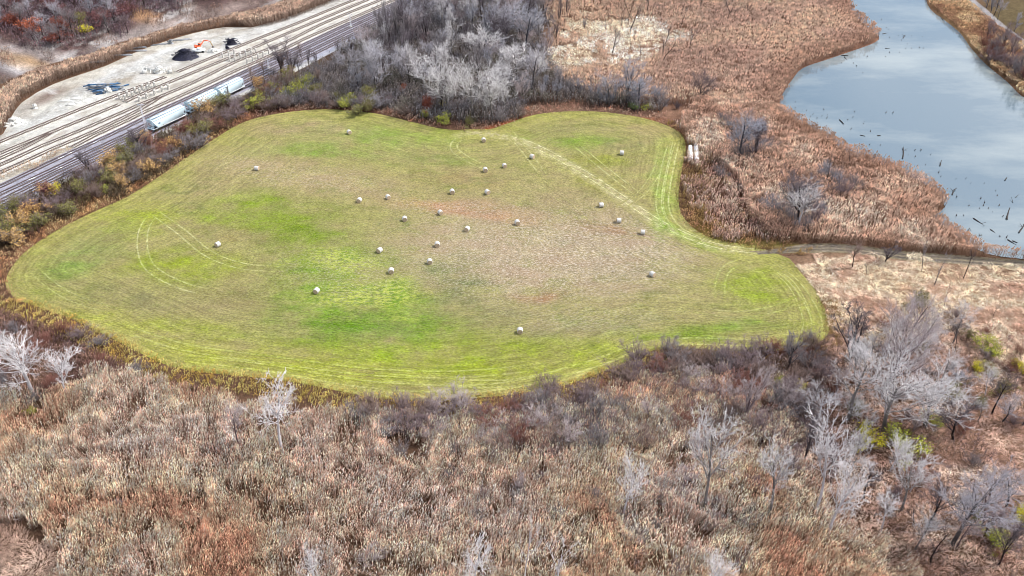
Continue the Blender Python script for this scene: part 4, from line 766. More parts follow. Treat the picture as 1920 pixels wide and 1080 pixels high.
fill([(0,30),(120,60),(240,40),(400,-10),(500,-40),(200,-40),(0,-30)], 16, lambda x, y: bush(x, y, R.uniform(4, 6), R.uniform(6, 9), 'redbrown', R.choice(['maroon', 'red', 'maroon']), region='hillleaf'), 7)
fill([(1850,0),(1920,10),(2000,110),(1960,110),(1900,60),(1840,10),(1820,-40),(1900,-40)], 18, lambda x, y: tree(x, y, None, (R.uniform(.8, 1.1), R.uniform(8, 12)), R.choice(['round', 'upright']), R.choice(['grey', 'bluegrey', 'darkgrey']), region='farbank'), 4)
fill([(1830,65),(1870,75),(1930,150),(1960,190),(1900,160),(1850,110)], 14, lambda x, y: tree(x, y, None, (R.uniform(.8, 1.2), R.uniform(7, 13)), R.choice(['round', 'upright']), R.choice(['purple', 'darkgrey', 'brown']), region='bank'), 4)
REG = {'pondthicket': ('dark bare shrub in the thickets between field and marsh', 'shrubs in the thickets toward the marsh'), 'bankshrub': ('dark shrub leaning over the far pond bank', 'shrubs on the far pond bank'), 'rightwood': ('bare tree in the open wood at lower right', 'trees at lower right'), 'woodshrub': ('bare grey shrub under the wood trees', 'shrubs under the wood trees'), 'wood': ('bare tree in the dense wood beyond the field', 'trees in the wood beyond the field'), 'upright': ('tall dark upright tree between tracks and wood', 'tall dark trees by the tracks'), 'marshwood': ('dark bare tree at the marsh side of the wood', 'trees at the marsh side of the wood'),
 'marsh': ('dead tree standing in the pink marsh', 'dead trees in the marsh'), 'corner': ('grey bare tree at the wood corner above the field', 'trees at the wood corner'), 'woodfront': ('shrub along the front of the wood', 'shrubs along the front of the wood'), 'hedge': ('shrub in the hedge between tracks and field', 'shrubs between tracks and field'),
 'trackside': ('bare tree in the hedge end beside the tracks', 'trees beside the tracks'), 'thicket': ('bare shrub in the thicket below the field', 'shrubs in the thicket below the field'), 'reedshrub': ('bare shrub among the foreground reeds', 'shrubs among the foreground reeds'), 'westshrub': ('bare shrub below the west end of the field', 'shrubs below the west end of the field'),
 'eastshrub': ('bare shrub between the field and the pond', 'shrubs between field and pond'), 'rightshrub': ('shrub in the brush at lower right', 'shrubs in the brush at lower right'), 'hill': ('bare tree in the hillside wood', 'trees of the hillside wood'), 'hillleaf': ('dark red leaved shrub in the hillside wood', 'red shrubs of the hillside wood'),
 'farbank': ('grey bare tree beyond the gravel road', 'trees beyond the gravel road'), 'bank': ('bare tree on the far pond bank', 'trees on the far pond bank')}
for k, lst in _pend.items():
    lst.sort(key=lambda t: t[0]); d, g = REG[k]
    for i, (_, e, nm) in enumerate(lst):
        e['label'] = d + ', ' + ordinal(i + 1) + ' from the left'; e['group'] = g

# ------------------------------------------------------------------ hay bales
mat_net = plain('net_wrap', C(212,208,202,.8), .5, .4, .12, 3); mat_hay = plain('hay_end', C(200,178,152,.8), .95, .05, .35, 6); mat_film = plain('bale_film', C(238,240,244,.9), .3, .5, .08, 2)
def bale_mesh(R_=.76, L=1.35, n=28):
    a = np.arange(n) * 2 * np.pi / n; prof = [(-L/2, R_*.93), (-L/2+.06, R_), (-L*.17, R_*1.012), (L*.17, R_*1.012), (L/2-.06, R_), (L/2, R_*.93)]
    V = []; 
    for x, r in prof: V.append(np.stack([np.full(n, x), np.cos(a) * r, np.maximum(np.sin(a) * r, -R_ * .93)], 1))
    m = len(prof); Q = [(i*n+j, i*n+(j+1)%n, (i+1)*n+(j+1)%n, (i+1)*n+j) for i in range(m-1) for j in range(n)]; return mesh('wrap', np.concatenate(V), Q, shade=True)
def bale_end(sgn, R_=.76, L=1.35, n=28):
    a = np.arange(n) * 2 * np.pi / n; V = []
    for k, (r, dx) in enumerate([(.93, 0), (.8, .03), (.62, .0), (.45, .035), (.28, .005), (.1, .05)]): V.append(np.stack([np.full(n, sgn * (L/2 + dx)), np.cos(a) * r * R_, np.maximum(np.sin(a) * r * R_, -R_*.93)], 1))
    Q = [(i*n+j, i*n+(j+1)%n, (i+1)*n+(j+1)%n, (i+1)*n+j) for i in range(5) for j in range(n)]; k = 5 * n
    for j in range(0, n - 2, 2): Q.append((k, k+j, k+j+1, k+j+2)) if j else None
    return mesh('straw_end', np.concatenate(V), Q)
bw, be0, be1 = bale_mesh(), bale_end(-1), bale_end(1); bw.materials.append(mat_net); be0.materials.append(mat_hay); be1.materials.append(mat_hay)
b0 = None
BALES = [(655,251,-60,'round bale farthest up the field near its far left edge'),(907,266,-80,'round bale by the loop of the worn route at the top'),(482,319,-10,'round bale lying sideways alone at the upper left'),(998,297,-40,'round bale just below the worn route near the top'),(1166,290,-10,'lone round bale high in the east lobe of the field'),
 (946,314,-70,'upper right one of the close pair below the worn route'),(910,322,-80,'lower left one of the close pair below the worn route'),(848,363,-80,'left one of the two bales above the reddish patch'),(914,364,-60,'right one of the two bales above the reddish patch'),(728,373,-60,'upper right one of the pair left of the reddish patch'),
 (674,379,-100,'lower left one of the pair left of the reddish patch'),(826,402,-60,'round bale on the left end of the reddish patch'),(1127,388,8,'round bale with its end to the left below the worn route'),(759,414,-80,'round bale below the reddish patch on the left side'),(1160,417,2,'round bale seen side on right of the brown area'),
 (970,421,-75,'round bale alone in the middle of the brown area'),(876,433,-110,'round bale on the pale brown ground left of the middle'),(1205,439,-8,'rightmost round bale lying near the worn route bend'),(820,462,-85,'round bale above the two lowest ones at the green edge'),(409,462,-125,'lone round bale on the green left part of the field'),
 (712,473,-120,'round bale with brown end at the top of the vivid green patch'),(806,494,-80,'round bale at the right of the vivid green patch'),(734,512,-85,'round bale on bright green grass right of the yellow patch'),(1223,518,-50,'grey round bale alone at lower right of the brown area'),(594,549,-110,'round bale on the yellow green patch at its left'),(975,624,-90,'nearest round bale alone near the bottom of the field')]
def lay(bx, by, rz, nm='hay_bale', s=1.0):
    global b0
    X, Y, z = P(bx, by)
    if b0 is None:
        b0 = empty(nm, (X, Y, z)); part('wrap', bw, None, b0); part('straw_end', be0, None, b0); part('straw_end', be1, None, b0); o = b0
    else: o = copy_tree(b0); o.name = nm
    o.location = (X, Y, z + .74 * s); o.rotation_euler = (R.uniform(0, 6.28) * 0, 0, rz); o.scale = (s, s, s); return o
for bx, by, deg, lab in BALES: tag(lay(bx, by, math.radians(deg), s=R.uniform(.86, .93)), lab, 'hay bale', 'round hay bales on the field')
# two rows of film wrapped bales
fw = bale_mesh(.74, 1.4); fw.name = 'film_wrap'; fw.materials.append(mat_film)
def row(p0, p1, n, side):
    a = np.array(P(*p0)[:2]); b = np.array(P(*p1)[:2]); d = (b - a); L = np.linalg.norm(d); d /= L; rz = math.atan2(d[1], d[0])
    for i in range(n):
        p = a + d * (i + .5) * L / n; e = empty('wrapped_bale', (p[0], p[1], .72), rz + R.uniform(-.04, .04)); part('film_wrap', fw, None, e)
        last = side == 'right' and i >= n - 2
        for m in (be0, be1): c = part('straw_end', m, None, e); setmat(c, mat_hay if last else mat_film)
        if last: setmat(kids[e.name][0], mat_brownwrap)
        tag(e, f'{"brown weathered" if last else "white film"} wrapped bale, {ordinal(i + 1)} from the far end of the {side} row', 'wrapped bale', 'white wrapped bales in two rows beside the field'); s_ = L / n / 1.4; e.scale = (s_, .92, .92)
mat_brownwrap = plain('weathered_wrap', C(170,146,136,.8), .6, .3, .3, 3)
row((1293.5,279), (1294.5,303), 6, 'left'); row((1304.5,276), (1306.5,313), 9, 'right')

# ------------------------------------------------------------------ railway
mat_rail = plain('rusty_rail', C(72,52,46,.8), .6, .4, .2, .4); mat_tie = plain('old_sleeper', C(150,138,128,.75), .95, .05, .35, .6); mat_tied = plain('dark_sleeper', C(118,112,118,.75), .95, .05, .35, .6); mat_bal = plain('ballast', C(206,200,192,.75), 1, .05, .3, .8); mat_bald = plain('grey_ballast', C(158,156,168,.75), 1, .05, .3, .8)
TRACKS = [([(-90,304),(0,267.5),(82,234),(164,201),(240,172),(311,145)],0,'uppermost track ending at the bare yard ground'),([(333,136),(417,101),(480,75),(555,45.6),(612,22),(666,0),(740,-30)],0,'uppermost track running on past the black scrap piles'),
 ([(-90,326),(0,289),(137.5,232.5),(224,197)],0,'second track from the top ending before the concrete piers'),([(235,192),(300,163),(417,115),(480,89),(550,59),(612,33),(691,0),(760,-30)],0,'track running between the rows of concrete piers'),([(-90,338),(0,299),(50,276),(95,251)],0,'short branch joining the second track at a switch'),
 ([(-90,348),(0,311),(79,275),(141,250),(240,207.5),(262,197.5),(306,180),(359,157.5),(441,117.5),(480,102),(540,78),(612,42.5),(710,2.5),(780,-27)],0,'third through track passing below the concrete piers'),([(-90,362),(0,325),(107,277),(165,253),(240,218),(262,207),(290,190),(304,181)],0,'pale track joining the third track at the dark switch'),
 ([(137,277),(177,256),(240,227),(266,214),(332,184),(390,158),(450,130),(480,117.5),(534,92.5),(580,70),(655,37.5),(720,9),(780,-17)],0,'fifth track beside the strip of dry weeds'),
 ([(-90,392),(0,352),(107,300),(225,246),(300,209),(400,164),(480,126),(540,99),(600,71),(655,45),(720,16),(790,-15)],1,'sixth track on grey ballast below the weed strip'),([(-90,408),(0,366),(109,314),(172,284),(237,254),(300,222),(400,175),(480,136),(540,108),(600,79),(655,53),(720,23),(800,-14)],1,'seventh track on grey ballast'),
 ([(-90,422),(0,379),(106,325),(151,304),(230,266),(300,231),(400,184),(480,145),(540,117),(600,88),(655,61),(720,30),(800,-8)],1,'eighth track just behind the hopper cars'),([(-80,430),(12,385),(106,336),(162,309),(206,288),(269,257),(349,219),(455,167),(540,126),(600,97),(655,69),(720,38),(800,-1)],1,'ninth track on which the three hopper cars stand')]
def wire(p, nr, off, z0, z1, w_, mat, name, parent):
    n = len(p); V = []
    for o, z in ((off - w_/2, z0), (off - w_/2, z1), (off + w_/2, z1), (off + w_/2, z0)): V.append(np.concatenate([p + nr * o, np.full((n, 1), z)], 1))
    V = np.stack(V, 1).reshape(-1, 3); Q = [(i*4+j, (i+1)*4+j, (i+1)*4+j+1, i*4+j+1) for i in range(n-1) for j in range(3)]; return part(name, mesh(name, V, Q), mat, parent)
for ti, (pts, dk, lab) in enumerate(TRACKS):
    p = smooth(W(pts), 3.0); t = unit(np.gradient(p, axis=0)); nr = np.stack([-t[:, 1], t[:, 0]], 1); e = empty('railway_track', (0, 0, 0))
    zz = .0 + ti * .012; n = len(p); offs = [-2.1, -1.5, 1.5, 2.1]; hh = [.0, .16, .16, .0]
    V = np.stack([np.concatenate([p + nr * o, np.full((n, 1), .03 + z + zz * .3)], 1) for o, z in zip(offs, hh)], 1).reshape(-1, 3)
    part('ballast_bed', mesh('ballast_bed', V, [(i*4+j, (i+1)*4+j, (i+1)*4+j+1, i*4+j+1) for i in range(n-1) for j in range(3)]), mat_bald if dk else mat_bal, e)
    seg = np.linalg.norm(np.diff(p, axis=0), axis=1); cum = np.concatenate([[0], np.cumsum(seg)]); sgrid = np.arange(.3, cum[-1], .75); cx = np.interp(sgrid, cum, p[:, 0]); cy = np.interp(sgrid, cum, p[:, 1]); ang = np.interp(sgrid, cum, np.unwrap(np.arctan2(t[:, 1], t[:, 0])))
    m = MB()
    for x, y, a in zip(cx, cy, ang): m.box((x, y, .21 + zz * .3), (.26, 2.5 + R.uniform(-.1, .1), .06), rz=a + R.uniform(-.03, .03))
    sl_ = part('sleepers', m.build('sleepers'), mat_tied if dk else mat_tie, e); sl_['kind'] = 'stuff'
    for o in (-.76, .76): wire(p, nr, o, .20 + zz * .3, .42 + zz * .3, .17, mat_rail, 'rail', e)
    tag(e, lab, 'railway track', 'parallel railway tracks of the yard')

# covered hopper cars
mcar = plain('pale_blue_car_paint', C(220,240,250,.92), .45, .4, .08, .5); mroof = plain('white_roof', C(244,248,250,.88), .45, .4, .07, .5); mdark = plain('underframe', C(52,52,58,.8), .7, .2, .2, 1); mline = plain('blue_running_board', C(110,150,184,.8), .6, .3, .1, 1); mmark = plain('blue_lettering', C(60,100,150,.8), .6, .3, .05, 1)
hop = None
def hopper(L=15.6):
    e = empty('hopper_car', (0, 0, 0)); hw = 1.6; x = L / 2
    prof = [(-hw,1.35),(hw,1.35),(hw,4.05),(hw*.93,4.32),(hw*.6,4.52),(-hw*.6,4.52),(-hw*.93,4.32),(-hw,4.05)]
    ins = [(-hw,1.35),(hw,1.35),(hw,3.9),(hw*.86,4.35),(hw*.5,4.62),(-hw*.5,4.62),(-hw*.86,4.35),(-hw,3.9)]
    b = MB(); n = 8; xs = [(-x+1.9,.0), (-x+.35,1), (x-.35,1), (x-1.9,0)]
    v = []; 
    for xx, _ in [(-x+.4,0), (x-.4,0)]: v += [(xx, p[0], p[1]) for p in prof]
    v[0] = (-x+2.2, -hw, 1.35); v[1] = (-x+2.2, hw, 1.35); v[8] = (x-2.2, -hw, 1.35); v[9] = (x-2.2, hw, 1.35)
    q = [(i, (i+1) % 8, 8+(i+1) % 8, 8+i) for i in range(8)]
    for off in (0, 8): q += [(off, off+1, off+2, off+7), (off+7, off+2, off+3, off+6), (off+6, off+3, off+4, off+5)]
    b.add(v, q); part('body', b.build('body'), mcar, e)
    r = MB(); r.box((0, 0, 4.70), (L-1.2, .9, .12)); [r.box((0, s*1.02, 4.52), (L-1.2, .5, .06)) for s in (-1, 1)]; part('roof', r.build('roof'), mroof, e)
    for k in range(4): h_ = MB(); h_.box((-x+2.6+k*(L-5.2)/3, 0, 4.84), (2.2, .7, .12)); part('hatch', h_.build('hatch'), mroof, e)
    for s in (-1, 1):
        rb = MB(); rb.box((0, s*.72, 4.70), (L-1.0, .12, .1)); rb.box((0, s*1.55, 4.20), (L-1.0, .14, .1)); part('running_board', rb.build('running_board'), mline, e)
        sl2 = MB(); sl2.box((0, s*1.5, 1.22), (L, .2, .3)); part('side_sill', sl2.build('side_sill'), mroof, e)
        for k in range(9): pass
        mk = MB(); [mk.box((-x+2.9, s*1.67, 2.95-j*.32), (1.3-.3*j, .03, .14)) for j in range(2)]; part('marking', mk.build('marking'), mmark, e)
        en = MB(); en.box((s*(x-.15), 0, 1.15), (.3, 3.0, .3)); [en.box((s*(x-.3), yy, 2.6), (.08, .08, 2.8)) for yy in (-1.4, -1.0, 1.0, 1.4)]; [en.box((s*(x-.3), yy*1.2, 1.5+j*.4), (.05, .4, .05)) for yy in (-1, 1) for j in range(6)]; en.box((s*(x-.9), 0, 1.3), (1.6, .5, .3)); part('end_frame', en.build('end_frame'), mcar, e)
        cp = MB(); cp.box((s*(x+.3), 0, .95), (.7, .3, .3)); part('coupler', cp.build('coupler'), mdark, e)
        tk = part('truck', MB().box((s*(x-2.0), -1.05, .62), (2.3, .2, .4)).box((s*(x-2.0), 1.05, .62), (2.3, .2, .4)).box((s*(x-2.0), 0, .75), (.5, 2.3, .4)).build('truck'), mdark, e)
        for xx in (-.9, .9):
            for yy in (-.76, .76):
                wh = MB(); wh.tube((s*(x-2.0)+xx, yy-.07, .46+.40-.40), (s*(x-2.0)+xx, yy+.07, .46), .46, n=16); o = obj('wheel', wh.build('wheel'), mdark, tk); kids.setdefault(tk.name, []).append(o)
    for k in range(3):
        c = MB(); c.box((-x+4.2+k*(L-8.4)/2, 0, .95), (2.4, 2.6, .9), taper=1.0); c.V[-1][:4, :2] = (c.V[-1][:4, :2] - np.array([-x+4.2+k*(L-8.4)/2, 0])) * .35 + np.array([-x+4.2+k*(L-8.4)/2, 0]); part('hopper_chute', c.build('hopper_chute'), mdark, e)
    return e
tr = smooth(W(TRACKS[-1][0]), 2.0)
for k, ((a, b), lab) in enumerate([(((281,250.5),(349,219)),'nearest of three pale blue hopper cars, its slanted end showing ladders'),(((349,219),(405,191)),'middle one of the three pale blue hopper cars'),(((405,191),(455,167)),'farthest of the three pale blue hopper cars, half behind bare trees')]):
    A = np.array(flat(*a)); B = np.array(flat(*b))
    if hop is None: hop = hopper(); o = hop; LL = np.linalg.norm(B - A)
    else: o = copy_tree(hop)
    s = np.linalg.norm(B - A) / 16.6; d = B - A; c = (A + B) / 2; i = np.argmin(np.hypot(*(tr - c).T)); o.location = (tr[i, 0], tr[i, 1], .44); tt = unit((tr[i+1] - tr[i-1])[None])[0]
    o.rotation_euler = (0, 0, math.atan2(tt[1], tt[0])); o.scale = (s, 1, .9); tag(o, lab, 'hopper car', 'hopper cars on the last track')
print('HOPPER scale', s, np.linalg.norm(B - A))

# concrete piers
mconc = plain('white_concrete', C(206,202,196,.8), .9, .1, .12, 1.5); pier = None
m = MB()
PIER = {'upper left row between two tracks': [(225,182.5),(239.5,177),(254,170.5),(268,165),(280.5,160.5)], 'lower left row beside the second track': [(235.5,184),(249.5,178.5),(263,171.5),(277.5,166),(290.5,160.5)], 'left row between second and third tracks': [(262,187),(275.5,181),(290.5,175),(304.5,169),(316,164)],
 'upper right row near the excavator': [(418,105),(429.5,101),(439.5,98)], 'upper row of the right pier group': [(431,112),(441,108),(451,104),(461,100),(471.5,95.5)], 'lower row of the right pier group': [(441,113),(452,108.5),(462.5,104),(472,100),(480,96.5)], 'lowest row right of the right group': [(464,116),(474.5,111.5),(484.5,107),(494,102.5),(504.5,98)]}
def mkpier():
    e = empty('concrete_pier', (0, 0, 0)); part('cap', MB().box((0, 0, 1.85), (.7, 1.7, .34)).build('cap'), mconc, e)
    for s in (-1, 1): part('leg', MB().box((0, s * .6, .85), (.5, .3, 1.68)).build('leg'), mconc, e)
    part('footing', MB().box((0, 0, .1), (.9, 1.9, .14)).build('footing'), mconc, e); return e
for gname, lst in PIER.items():
    for i, (x, y) in enumerate(lst):
        o = copy_tree(pier) if pier else mkpier(); pier = pier or o; X, Y, z = P(x, y + 2.5); o.location = (X, Y, .03); o.rotation_euler = (0, 0, math.radians(38 + R.uniform(-3, 3) - 38 + 5)); o.scale = (.85, .8, .85)
        tag(o, f'concrete pier, {ordinal(i + 1)} from the left in the {gname}', 'concrete pier', 'concrete piers standing among the tracks')

# lamp and signal masts
mpole = plain('galvanised_steel', C(190,190,200,.8), .5, .5, .1, 1)
def mast(bx, by, ty, lab):
    X, Y, z = P(bx, by); h = height_for(bx, by, ty, X, Y); e = empty('light_mast', (X, Y, 0)); m = MB()
    for a in range(3): m.tube((.35*math.cos(a*2.09), .35*math.sin(a*2.09), 0), (.12*math.cos(a*2.09), .12*math.sin(a*2.09), h), .07, .05, 6)
    for k in range(int(h)):
        f = k / h; r0 = .35 - .23 * f; r1 = .35 - .23 * (k + 1) / h
        for a in range(3): m.tube((r0*math.cos(a*2.09), r0*math.sin(a*2.09), k), (r1*math.cos((a+1)*2.09), r1*math.sin((a+1)*2.09), min(k+1, h)), .035, n=4)
    part('lattice_mast', m.build('lattice_mast'), mpole, e); part('lamp_bracket', MB().box((0, 0, h), (1.8, .12, .12)).build('lamp_bracket'), mpole, e)
    for s in (-1, 1): part('lamp_head', MB().box((s*.8, 0, h-.15), (.5, .4, .22), taper=.8).build('lamp_head'), mpole, e)
    part('base', MB().box((0, 0, .25), (1.0, 1.0, .5)).build('base'), mconc, e); tag(e, lab, 'light mast', 'lattice masts in the rail yard')
mast(277,253,196,'tall pale lattice mast beside the nearest hopper car'); mast(504,128,110,'short lattice mast at the left of the vase shaped tree'); mast(658,51,26,'slim pale mast beside the tracks above the wood'); mast(773,17,-6,'pale mast at the top where the tracks leave the photo')

# scrap, beams, rubble, machine
mblack = plain('black_scrap', C(44,44,62,.8), .6, .3, .5, 2); mblue = plain('blue_steel', C(84,124,164,.8), .6, .3, .25, 1); mgrey = plain('grey_steel', C(150,152,156,.8), .7, .3, .25, 1); mrub = plain('pale_rubble', C(232,230,224,.85), 1, .05, .2, 1); mor = plain('orange_paint', C(222,92,44,.85), .5, .4, .12, 1); myel = plain('yellow_paint', C(236,180,70,.85), .5, .4, .1, 1); mtyre = plain('black_rubber', C(40,40,42,.8), .9, .1, .1, 1); mglass = plain('cab_glass', C(50,60,70,.6), .1, .6, .05, 1)
def heap(name, cx, cy, wpx, dpx, hh, n, mat, lab, kind='tube', sl=2.0, rot=.4):
    X, Y, z = P(cx, cy); dep = Y * cs + CAM_H * sn; rx = wpx * dep / F_PX / 2; ry = dpx * dep / F_PX / 2 / .4; m = MB()
    N_ = 18; g = np.linspace(-1, 1, N_); A, B = np.meshgrid(g, g); q = np.hypot(A, B); zz = hh * sm(1 - q) * (.55 + .9 * vn(A * rx + X, B * ry + Y, 1.6, 5, 3)) - .15
    V = np.stack([A.ravel() * rx, B.ravel() * ry, zz.ravel()], 1); i, j = np.meshgrid(np.arange(N_-1), np.arange(N_-1)); k = (j*N_+i).ravel(); m.add(V, np.stack([k, k+1, k+N_+1, k+N_], 1))
    for _ in range(n):
        r = abs(R.gauss(0, .42)); t = R.uniform(0, 6.28)
        if r > 1: continue
        x, y = r * math.cos(t) * rx, r * math.sin(t) * ry; zq = hh * float(sm(1 - r)) * .9 + .1; a = R.uniform(0, 6.28); l = R.uniform(.4, 1) * sl
        if kind == 'tube': m.tube((x, y, zq), (x + l*math.cos(a), y + l*math.sin(a), zq + R.uniform(-.3, .6)), .1, n=4)
        else: m.box((x, y, zq), (l, l * R.uniform(.4, .9), l * R.uniform(.3, .6)), rz=a, tilt=R.uniform(-.5, .5))
    o = obj(name, m.build(name), mat, None, (X, Y, 0)); o.rotation_euler = (0, 0, rot); tag(o, lab, 'heap'); return o
heap('scrap_heap', 348,108, 56, 16, 3.0, 320, mblack, 'large black scrap heap beside the orange machine', rot=.25); heap('scrap_heap', 434,83, 28, 7, 2.0, 120, mblack, 'smaller black scrap heap farther up the yard', rot=.2)
heap('rubble_heap', 300,136, 22, 6, 2.2, 70, mrub, 'white rubble heap below the large black scrap heap', 'box', 1.4); heap('rubble_heap', 203,173, 16, 6, 1.6, 50, mrub, 'white rubble heap beside the blue steel beams', 'box', 1.2)
heap('rubble_heap', 28,232, 40, 12, 2.2, 50, mrub, 'large pale rubble heap at the left end of the yard', 'box', 1.2); heap('rubble_heap', 66,203, 12, 4, 1.4, 20, mrub, 'small white rubble heap above the large pale one', 'box', 1.0); heap('rubble_heap', 400,98, 34, 5, 1.2, 60, mrub, 'long low rubble heap right of the orange machine', 'box', 1.3); heap('tie_heap', 426,92, 8, 3, 1.0, 16, mblack, 'little dark heap below the smaller black scrap heap', 'box', 1.2); heap('rubble_heap', 322,82, 10, 4, 1.4, 20, mgrey, 'grey rubble heap at the edge of the tall reed band', 'box', 1.2)
hm_ = MB()
for k in range(46):
    bl = k % 2 != 0; cx, cy = R.uniform(166, 232), R.uniform(160, 175)
    if abs((cx - 200) / 36) + abs((cy - 167) / 9) > 1.25: continue
    X, Y, z = P(cx, cy); b = MB(); L = R.uniform(3, 7); b.box((0, 0, .06), (L, .34, .05)).box((0, 0, .2), (L, .07, .24)).box((0, 0, .34), (L, .34, .05))
    o = obj('steel_beam', b.build('steel_beam'), mblue if bl else mgrey, None, (X, Y, .04 + R.uniform(0, .8))); o.rotation_euler = (R.uniform(-.1, .1), R.uniform(-.06, .06), R.gauss(.25, .35)); _pend.setdefault('beam' + ('b' if bl else 'g'), []).append((cx, o))
for key, colr in (('beamb', 'blue'), ('beamg', 'grey')):
    for i, (_, o) in enumerate(sorted(_pend[key], key=lambda t: t[0])): tag(o, f'{colr} steel beam in the scattered pile, {ordinal(i + 1)} {colr} one from the left', 'steel beam', f'{colr} steel beams scattered in the yard')
def digger(cx, cy):
    X, Y, z = P(cx, cy); e = empty('excavator', (X, Y, .03), .3)
    for s in (-1, 1): part('crawler', MB().box((0, s*1.1, .45), (3.8, .6, .8), taper=.85).build('crawler'), mtyre, e)
    part('body', MB().box((-.4, 0, 1.5), (3.2, 2.6, 1.2)).box((-1.5, 0, 1.8), (1.0, 2.6, 1.2)).build('body'), mor, e); c = part('cab', MB().box((.7, .8, 2.3), (1.5, 1.0, 1.6), taper=.9).build('cab'), mor, e); o = obj('window', MB().box((.78, .8, 2.5), (1.5, 1.03, .8)).build('window'), mglass, c)
    part('boom', MB().tube((.8, -.3, 1.8), (3.6, -.3, 5.0), .32, .26, 6).tube((3.6, -.3, 5.0), (6.6, -.3, 4.0), .26, .2, 6).build('boom'), mor, e); part('stick', MB().tube((6.6, -.3, 4.0), (7.4, -.3, 1.2), .22, .16, 6).build('stick'), myel, e); part('grapple', MB().box((7.5, -.3, .9), (.9, .9, .7), taper=.5).build('grapple'), mblack, e)
    e.scale = (.72, .8, .72); tag(e, 'orange excavator with raised boom beside the large black scrap heap', 'excavator')
digger(373, 93)
def lorry(cx, cy):
    X, Y, z = P(cx, cy); e = empty('pickup_truck', (X, Y, .03), .2); part('body', MB().box((0, 0, .75), (5.0, 1.9, .6)).box((-1.5, 0, 1.15), (1.9, 1.9, .3)).build('body'), mroof, e); part('cab', MB().box((.5, 0, 1.4), (2.0, 1.8, .8), taper=.82).build('cab'), mroof, e); part('windscreen', MB().box((.5, 0, 1.45), (2.03, 1.62, .45), taper=.9).build('windscreen'), mglass, e)
    for sx in (-1.6, 1.6):
        for sy in (-.9, .9): part('wheel', MB().tube((sx, sy-.12, .4), (sx, sy+.12, .4), .4, n=14).build('wheel'), mtyre, e)
    tag(e, 'small white pickup parked against the orange excavator', 'pickup truck')
lorry(373, 98)
mwreck = plain('scrap_sheet', C(224,222,216,.8), .6, .3, .3, 1)
X, Y, z = P(297, 137); b = MB()
for k in range(9): b.tube((k*1.3-5.5, 0, 0), (k*1.3-5.5+R.uniform(-.6, .6), .4, R.uniform(1.2, 3)), .12, n=4)
b.box((-1, .6, .8), (8, .2, 1.2), rz=.1, tilt=.1); b.box((-5, 0, .6), (1.6, 1.6, 1.2), rz=.3); b.box((4.5, 0, .5), (1.4, 1.2, 1.0), rz=.3)
tag(obj('wrecked_frame', b.build('wrecked_frame'), mwreck, None, (X, Y, .03)), 'wrecked pale frame with upright ribs below the large black heap', 'wreck')
# debris bits lying in the yard
for k, (x, y, L) in enumerate([(335,76,9),(300,84,7),(230,104,7),(255,96,8),(180,117,6),(262,90,5),(120,190,4),(145,194,3),(140,186,4),(132,197,3),(180,268,2.4),(142,297,2.6),(110,316,2.2),(114,297,2.4),(58,337,2.8),(128,288,2)]):
    X, Y, z = P(x, y); o = obj('timber_stack', MB().box((0, 0, .2), (L, .7, .4)).box((.2, .1, .5), (L * .8, .5, .2)).box((L*.3, -.5, .15), (L*.5, .3, .3)).build('timber_stack'), [mgrey, mrub, mroof][0 if k < 6 else (1 if k < 10 else 2)], None, (X, Y, .03)); o.rotation_euler = (0, 0, R.gauss(.35, .15)); o.scale = (1, 1.6, .35) if k >= 10 else (1, 1, .7); tag(o, f'low stack of pale boards in the rail yard, {ordinal(1 + sorted([335,300,230,255,180,262,120,145,140,132,180.1,142,110,114,58,128]).index([335,300,230,255,180,262,120,145,140,132,180.1,142,110,114,58,128][k]))} from the left', 'boards', 'pale board stacks lying in the yard')

# ------------------------------------------------------------------ logs and stumps in the pond
mlog = plain('wet_wood', C(48,40,36,.7), .6, .3, .3, 1)
LOGS = [((1887,412),(1907,361)),((1825,410),(1850,426)),((1857,431),(1866,437)),((1910,437),(1920,418)),((1692,298),(1697,278)),((1762,312),(1764,304)),((1785,366),(1788,354)),((1884,339),(1886,333)),((1889,450),(1906,460)),((1898,452),(1907,456)),((1574,225),(1583,234)),((1577,104),(1590,106)),((1660,91),(1669,91)),((1655,64),(1665,62)),((1693,72),(1696,66)),((1613,254),(1622,256)),((1645,255),(1651,255)),((1812,442),(1815,430)),((1583,107),(1588,112)),((1792,420),(1794,423)),((1768,38),(1763,30)),((1775,415),(1780,418))]
def log_mesh(L, r):
    T = grow(np.array([[0., 0, 0]]), np.array([[1., 0, 0]]), np.array([L]), np.array([r]), 7, .05, 0, .5); V, Q = tubes(T[0][:, :-1].reshape(-1, 3), T[0][:, 1:].reshape(-1, 3), T[1][:, :-1].ravel(), T[1][:, 1:].ravel(), 6); return V, Q
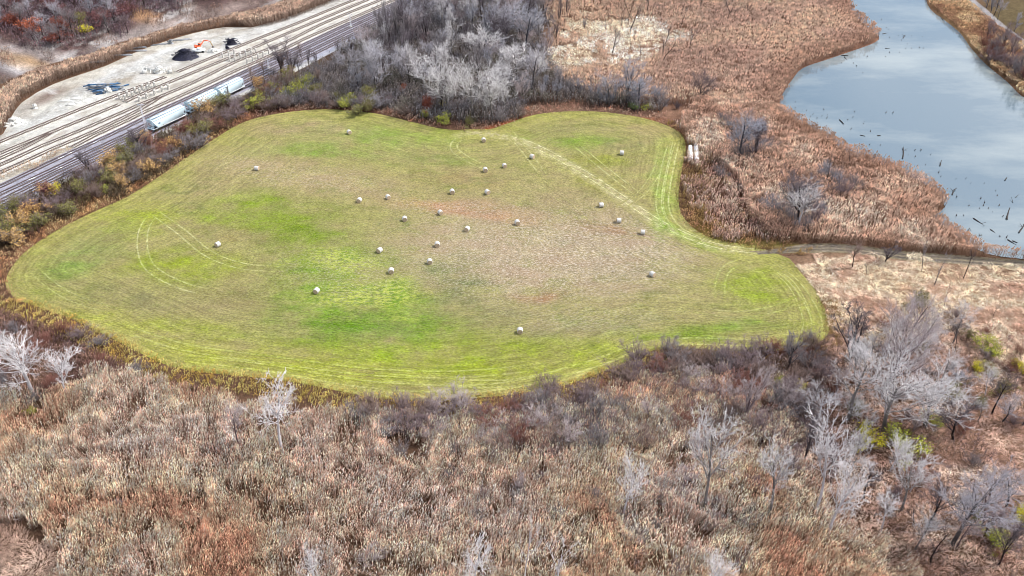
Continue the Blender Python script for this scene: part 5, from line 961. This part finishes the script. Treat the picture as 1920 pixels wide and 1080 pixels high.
for i, (a, b) in enumerate(sorted(LOGS)):
    A = np.array(flat(*a)); B = np.array(flat(*b)); L = float(np.linalg.norm(B - A)); m = MB(); V, Q = log_mesh(L, .16 + L * .008); m.add(V, Q)
    if L > 4: m.tube((L*.6, 0, 0), (L*.72, .9, .5), .08, .04, 4); m.tube((L*.8, 0, 0), (L*.9, -.7, .35), .07, .04, 4)
    o = obj('floating_log', m.build('floating_log'), mlog, None, (A[0], A[1], .1)); o.rotation_euler = (0, 0, math.atan2(B[1]-A[1], B[0]-A[0])); tag(o, f'dark log floating in the pond, {ordinal(i + 1)} from the left', 'log', 'logs floating in the pond')
sm_ = MB().tube((0, 0, -.3), (.1, .05, .45), .22, .17, 8).tube((.1, .05, .4), (.3, .2, .9), .1, .05, 4).build('tree_stump'); sm_.materials.append(mlog)
ST = [(1545,206),(1491,192),(1491,203),(1504,207),(1512,207),(1505,217),(1519,220),(1524,215),(1541,218),(1551,216),(1550,222),(1532,222),(1589,225),(1599,220),(1602,210),(1661,212),(1674,212),(1620,228),(1619,232),(1594,244),(1596,242),(1549,236),(1632,247),(1735,310),(1760,324),(1764,331),(1715,282),(1727,282),(1716,294),(1792,336),(1811,335),(1820,344),(1845,344),(1867,358),(1870,367),(1839,373),(1846,381),(1873,386),(1844,386),(1837,391),(1853,391),(1861,398),(1880,406),(1817,386),(1794,370),(1793,405),(1813,440),(1820,432),(1836,443),(1839,442),(1875,444),(1887,446),(1901,454),(1807,405),(1635,44),(1652,38),(1630,42),(1662,52),(1666,55),(1690,76),(1701,83),(1668,71),(1685,67),(1709,68),(1729,69),(1698,91),(1709,91),(1724,90),(1731,91),(1626,107),(1660,106),(1668,99),(1686,99),(1600,119),(1606,124),(1577,119),(1618,137),(1630,272),(1650,273),(1703,291),(1745,290)]
first = None
for i, (x, y) in enumerate(sorted(ST)):
    X, Y = flat(x, y); s = R.uniform(.35, .8)
    o = bpy.data.objects.new('tree_stump', sm_); COL.objects.link(o); o.location = (float(X), float(Y), .05); o.rotation_euler = (0, 0, R.uniform(0, 6.28)); o.scale = (s, s, s * R.uniform(.5, 1.3)); tag(o, f'dark stump poking out of the pond, {ordinal(i + 1)} from the left', 'stump', 'stumps poking out of the pond')
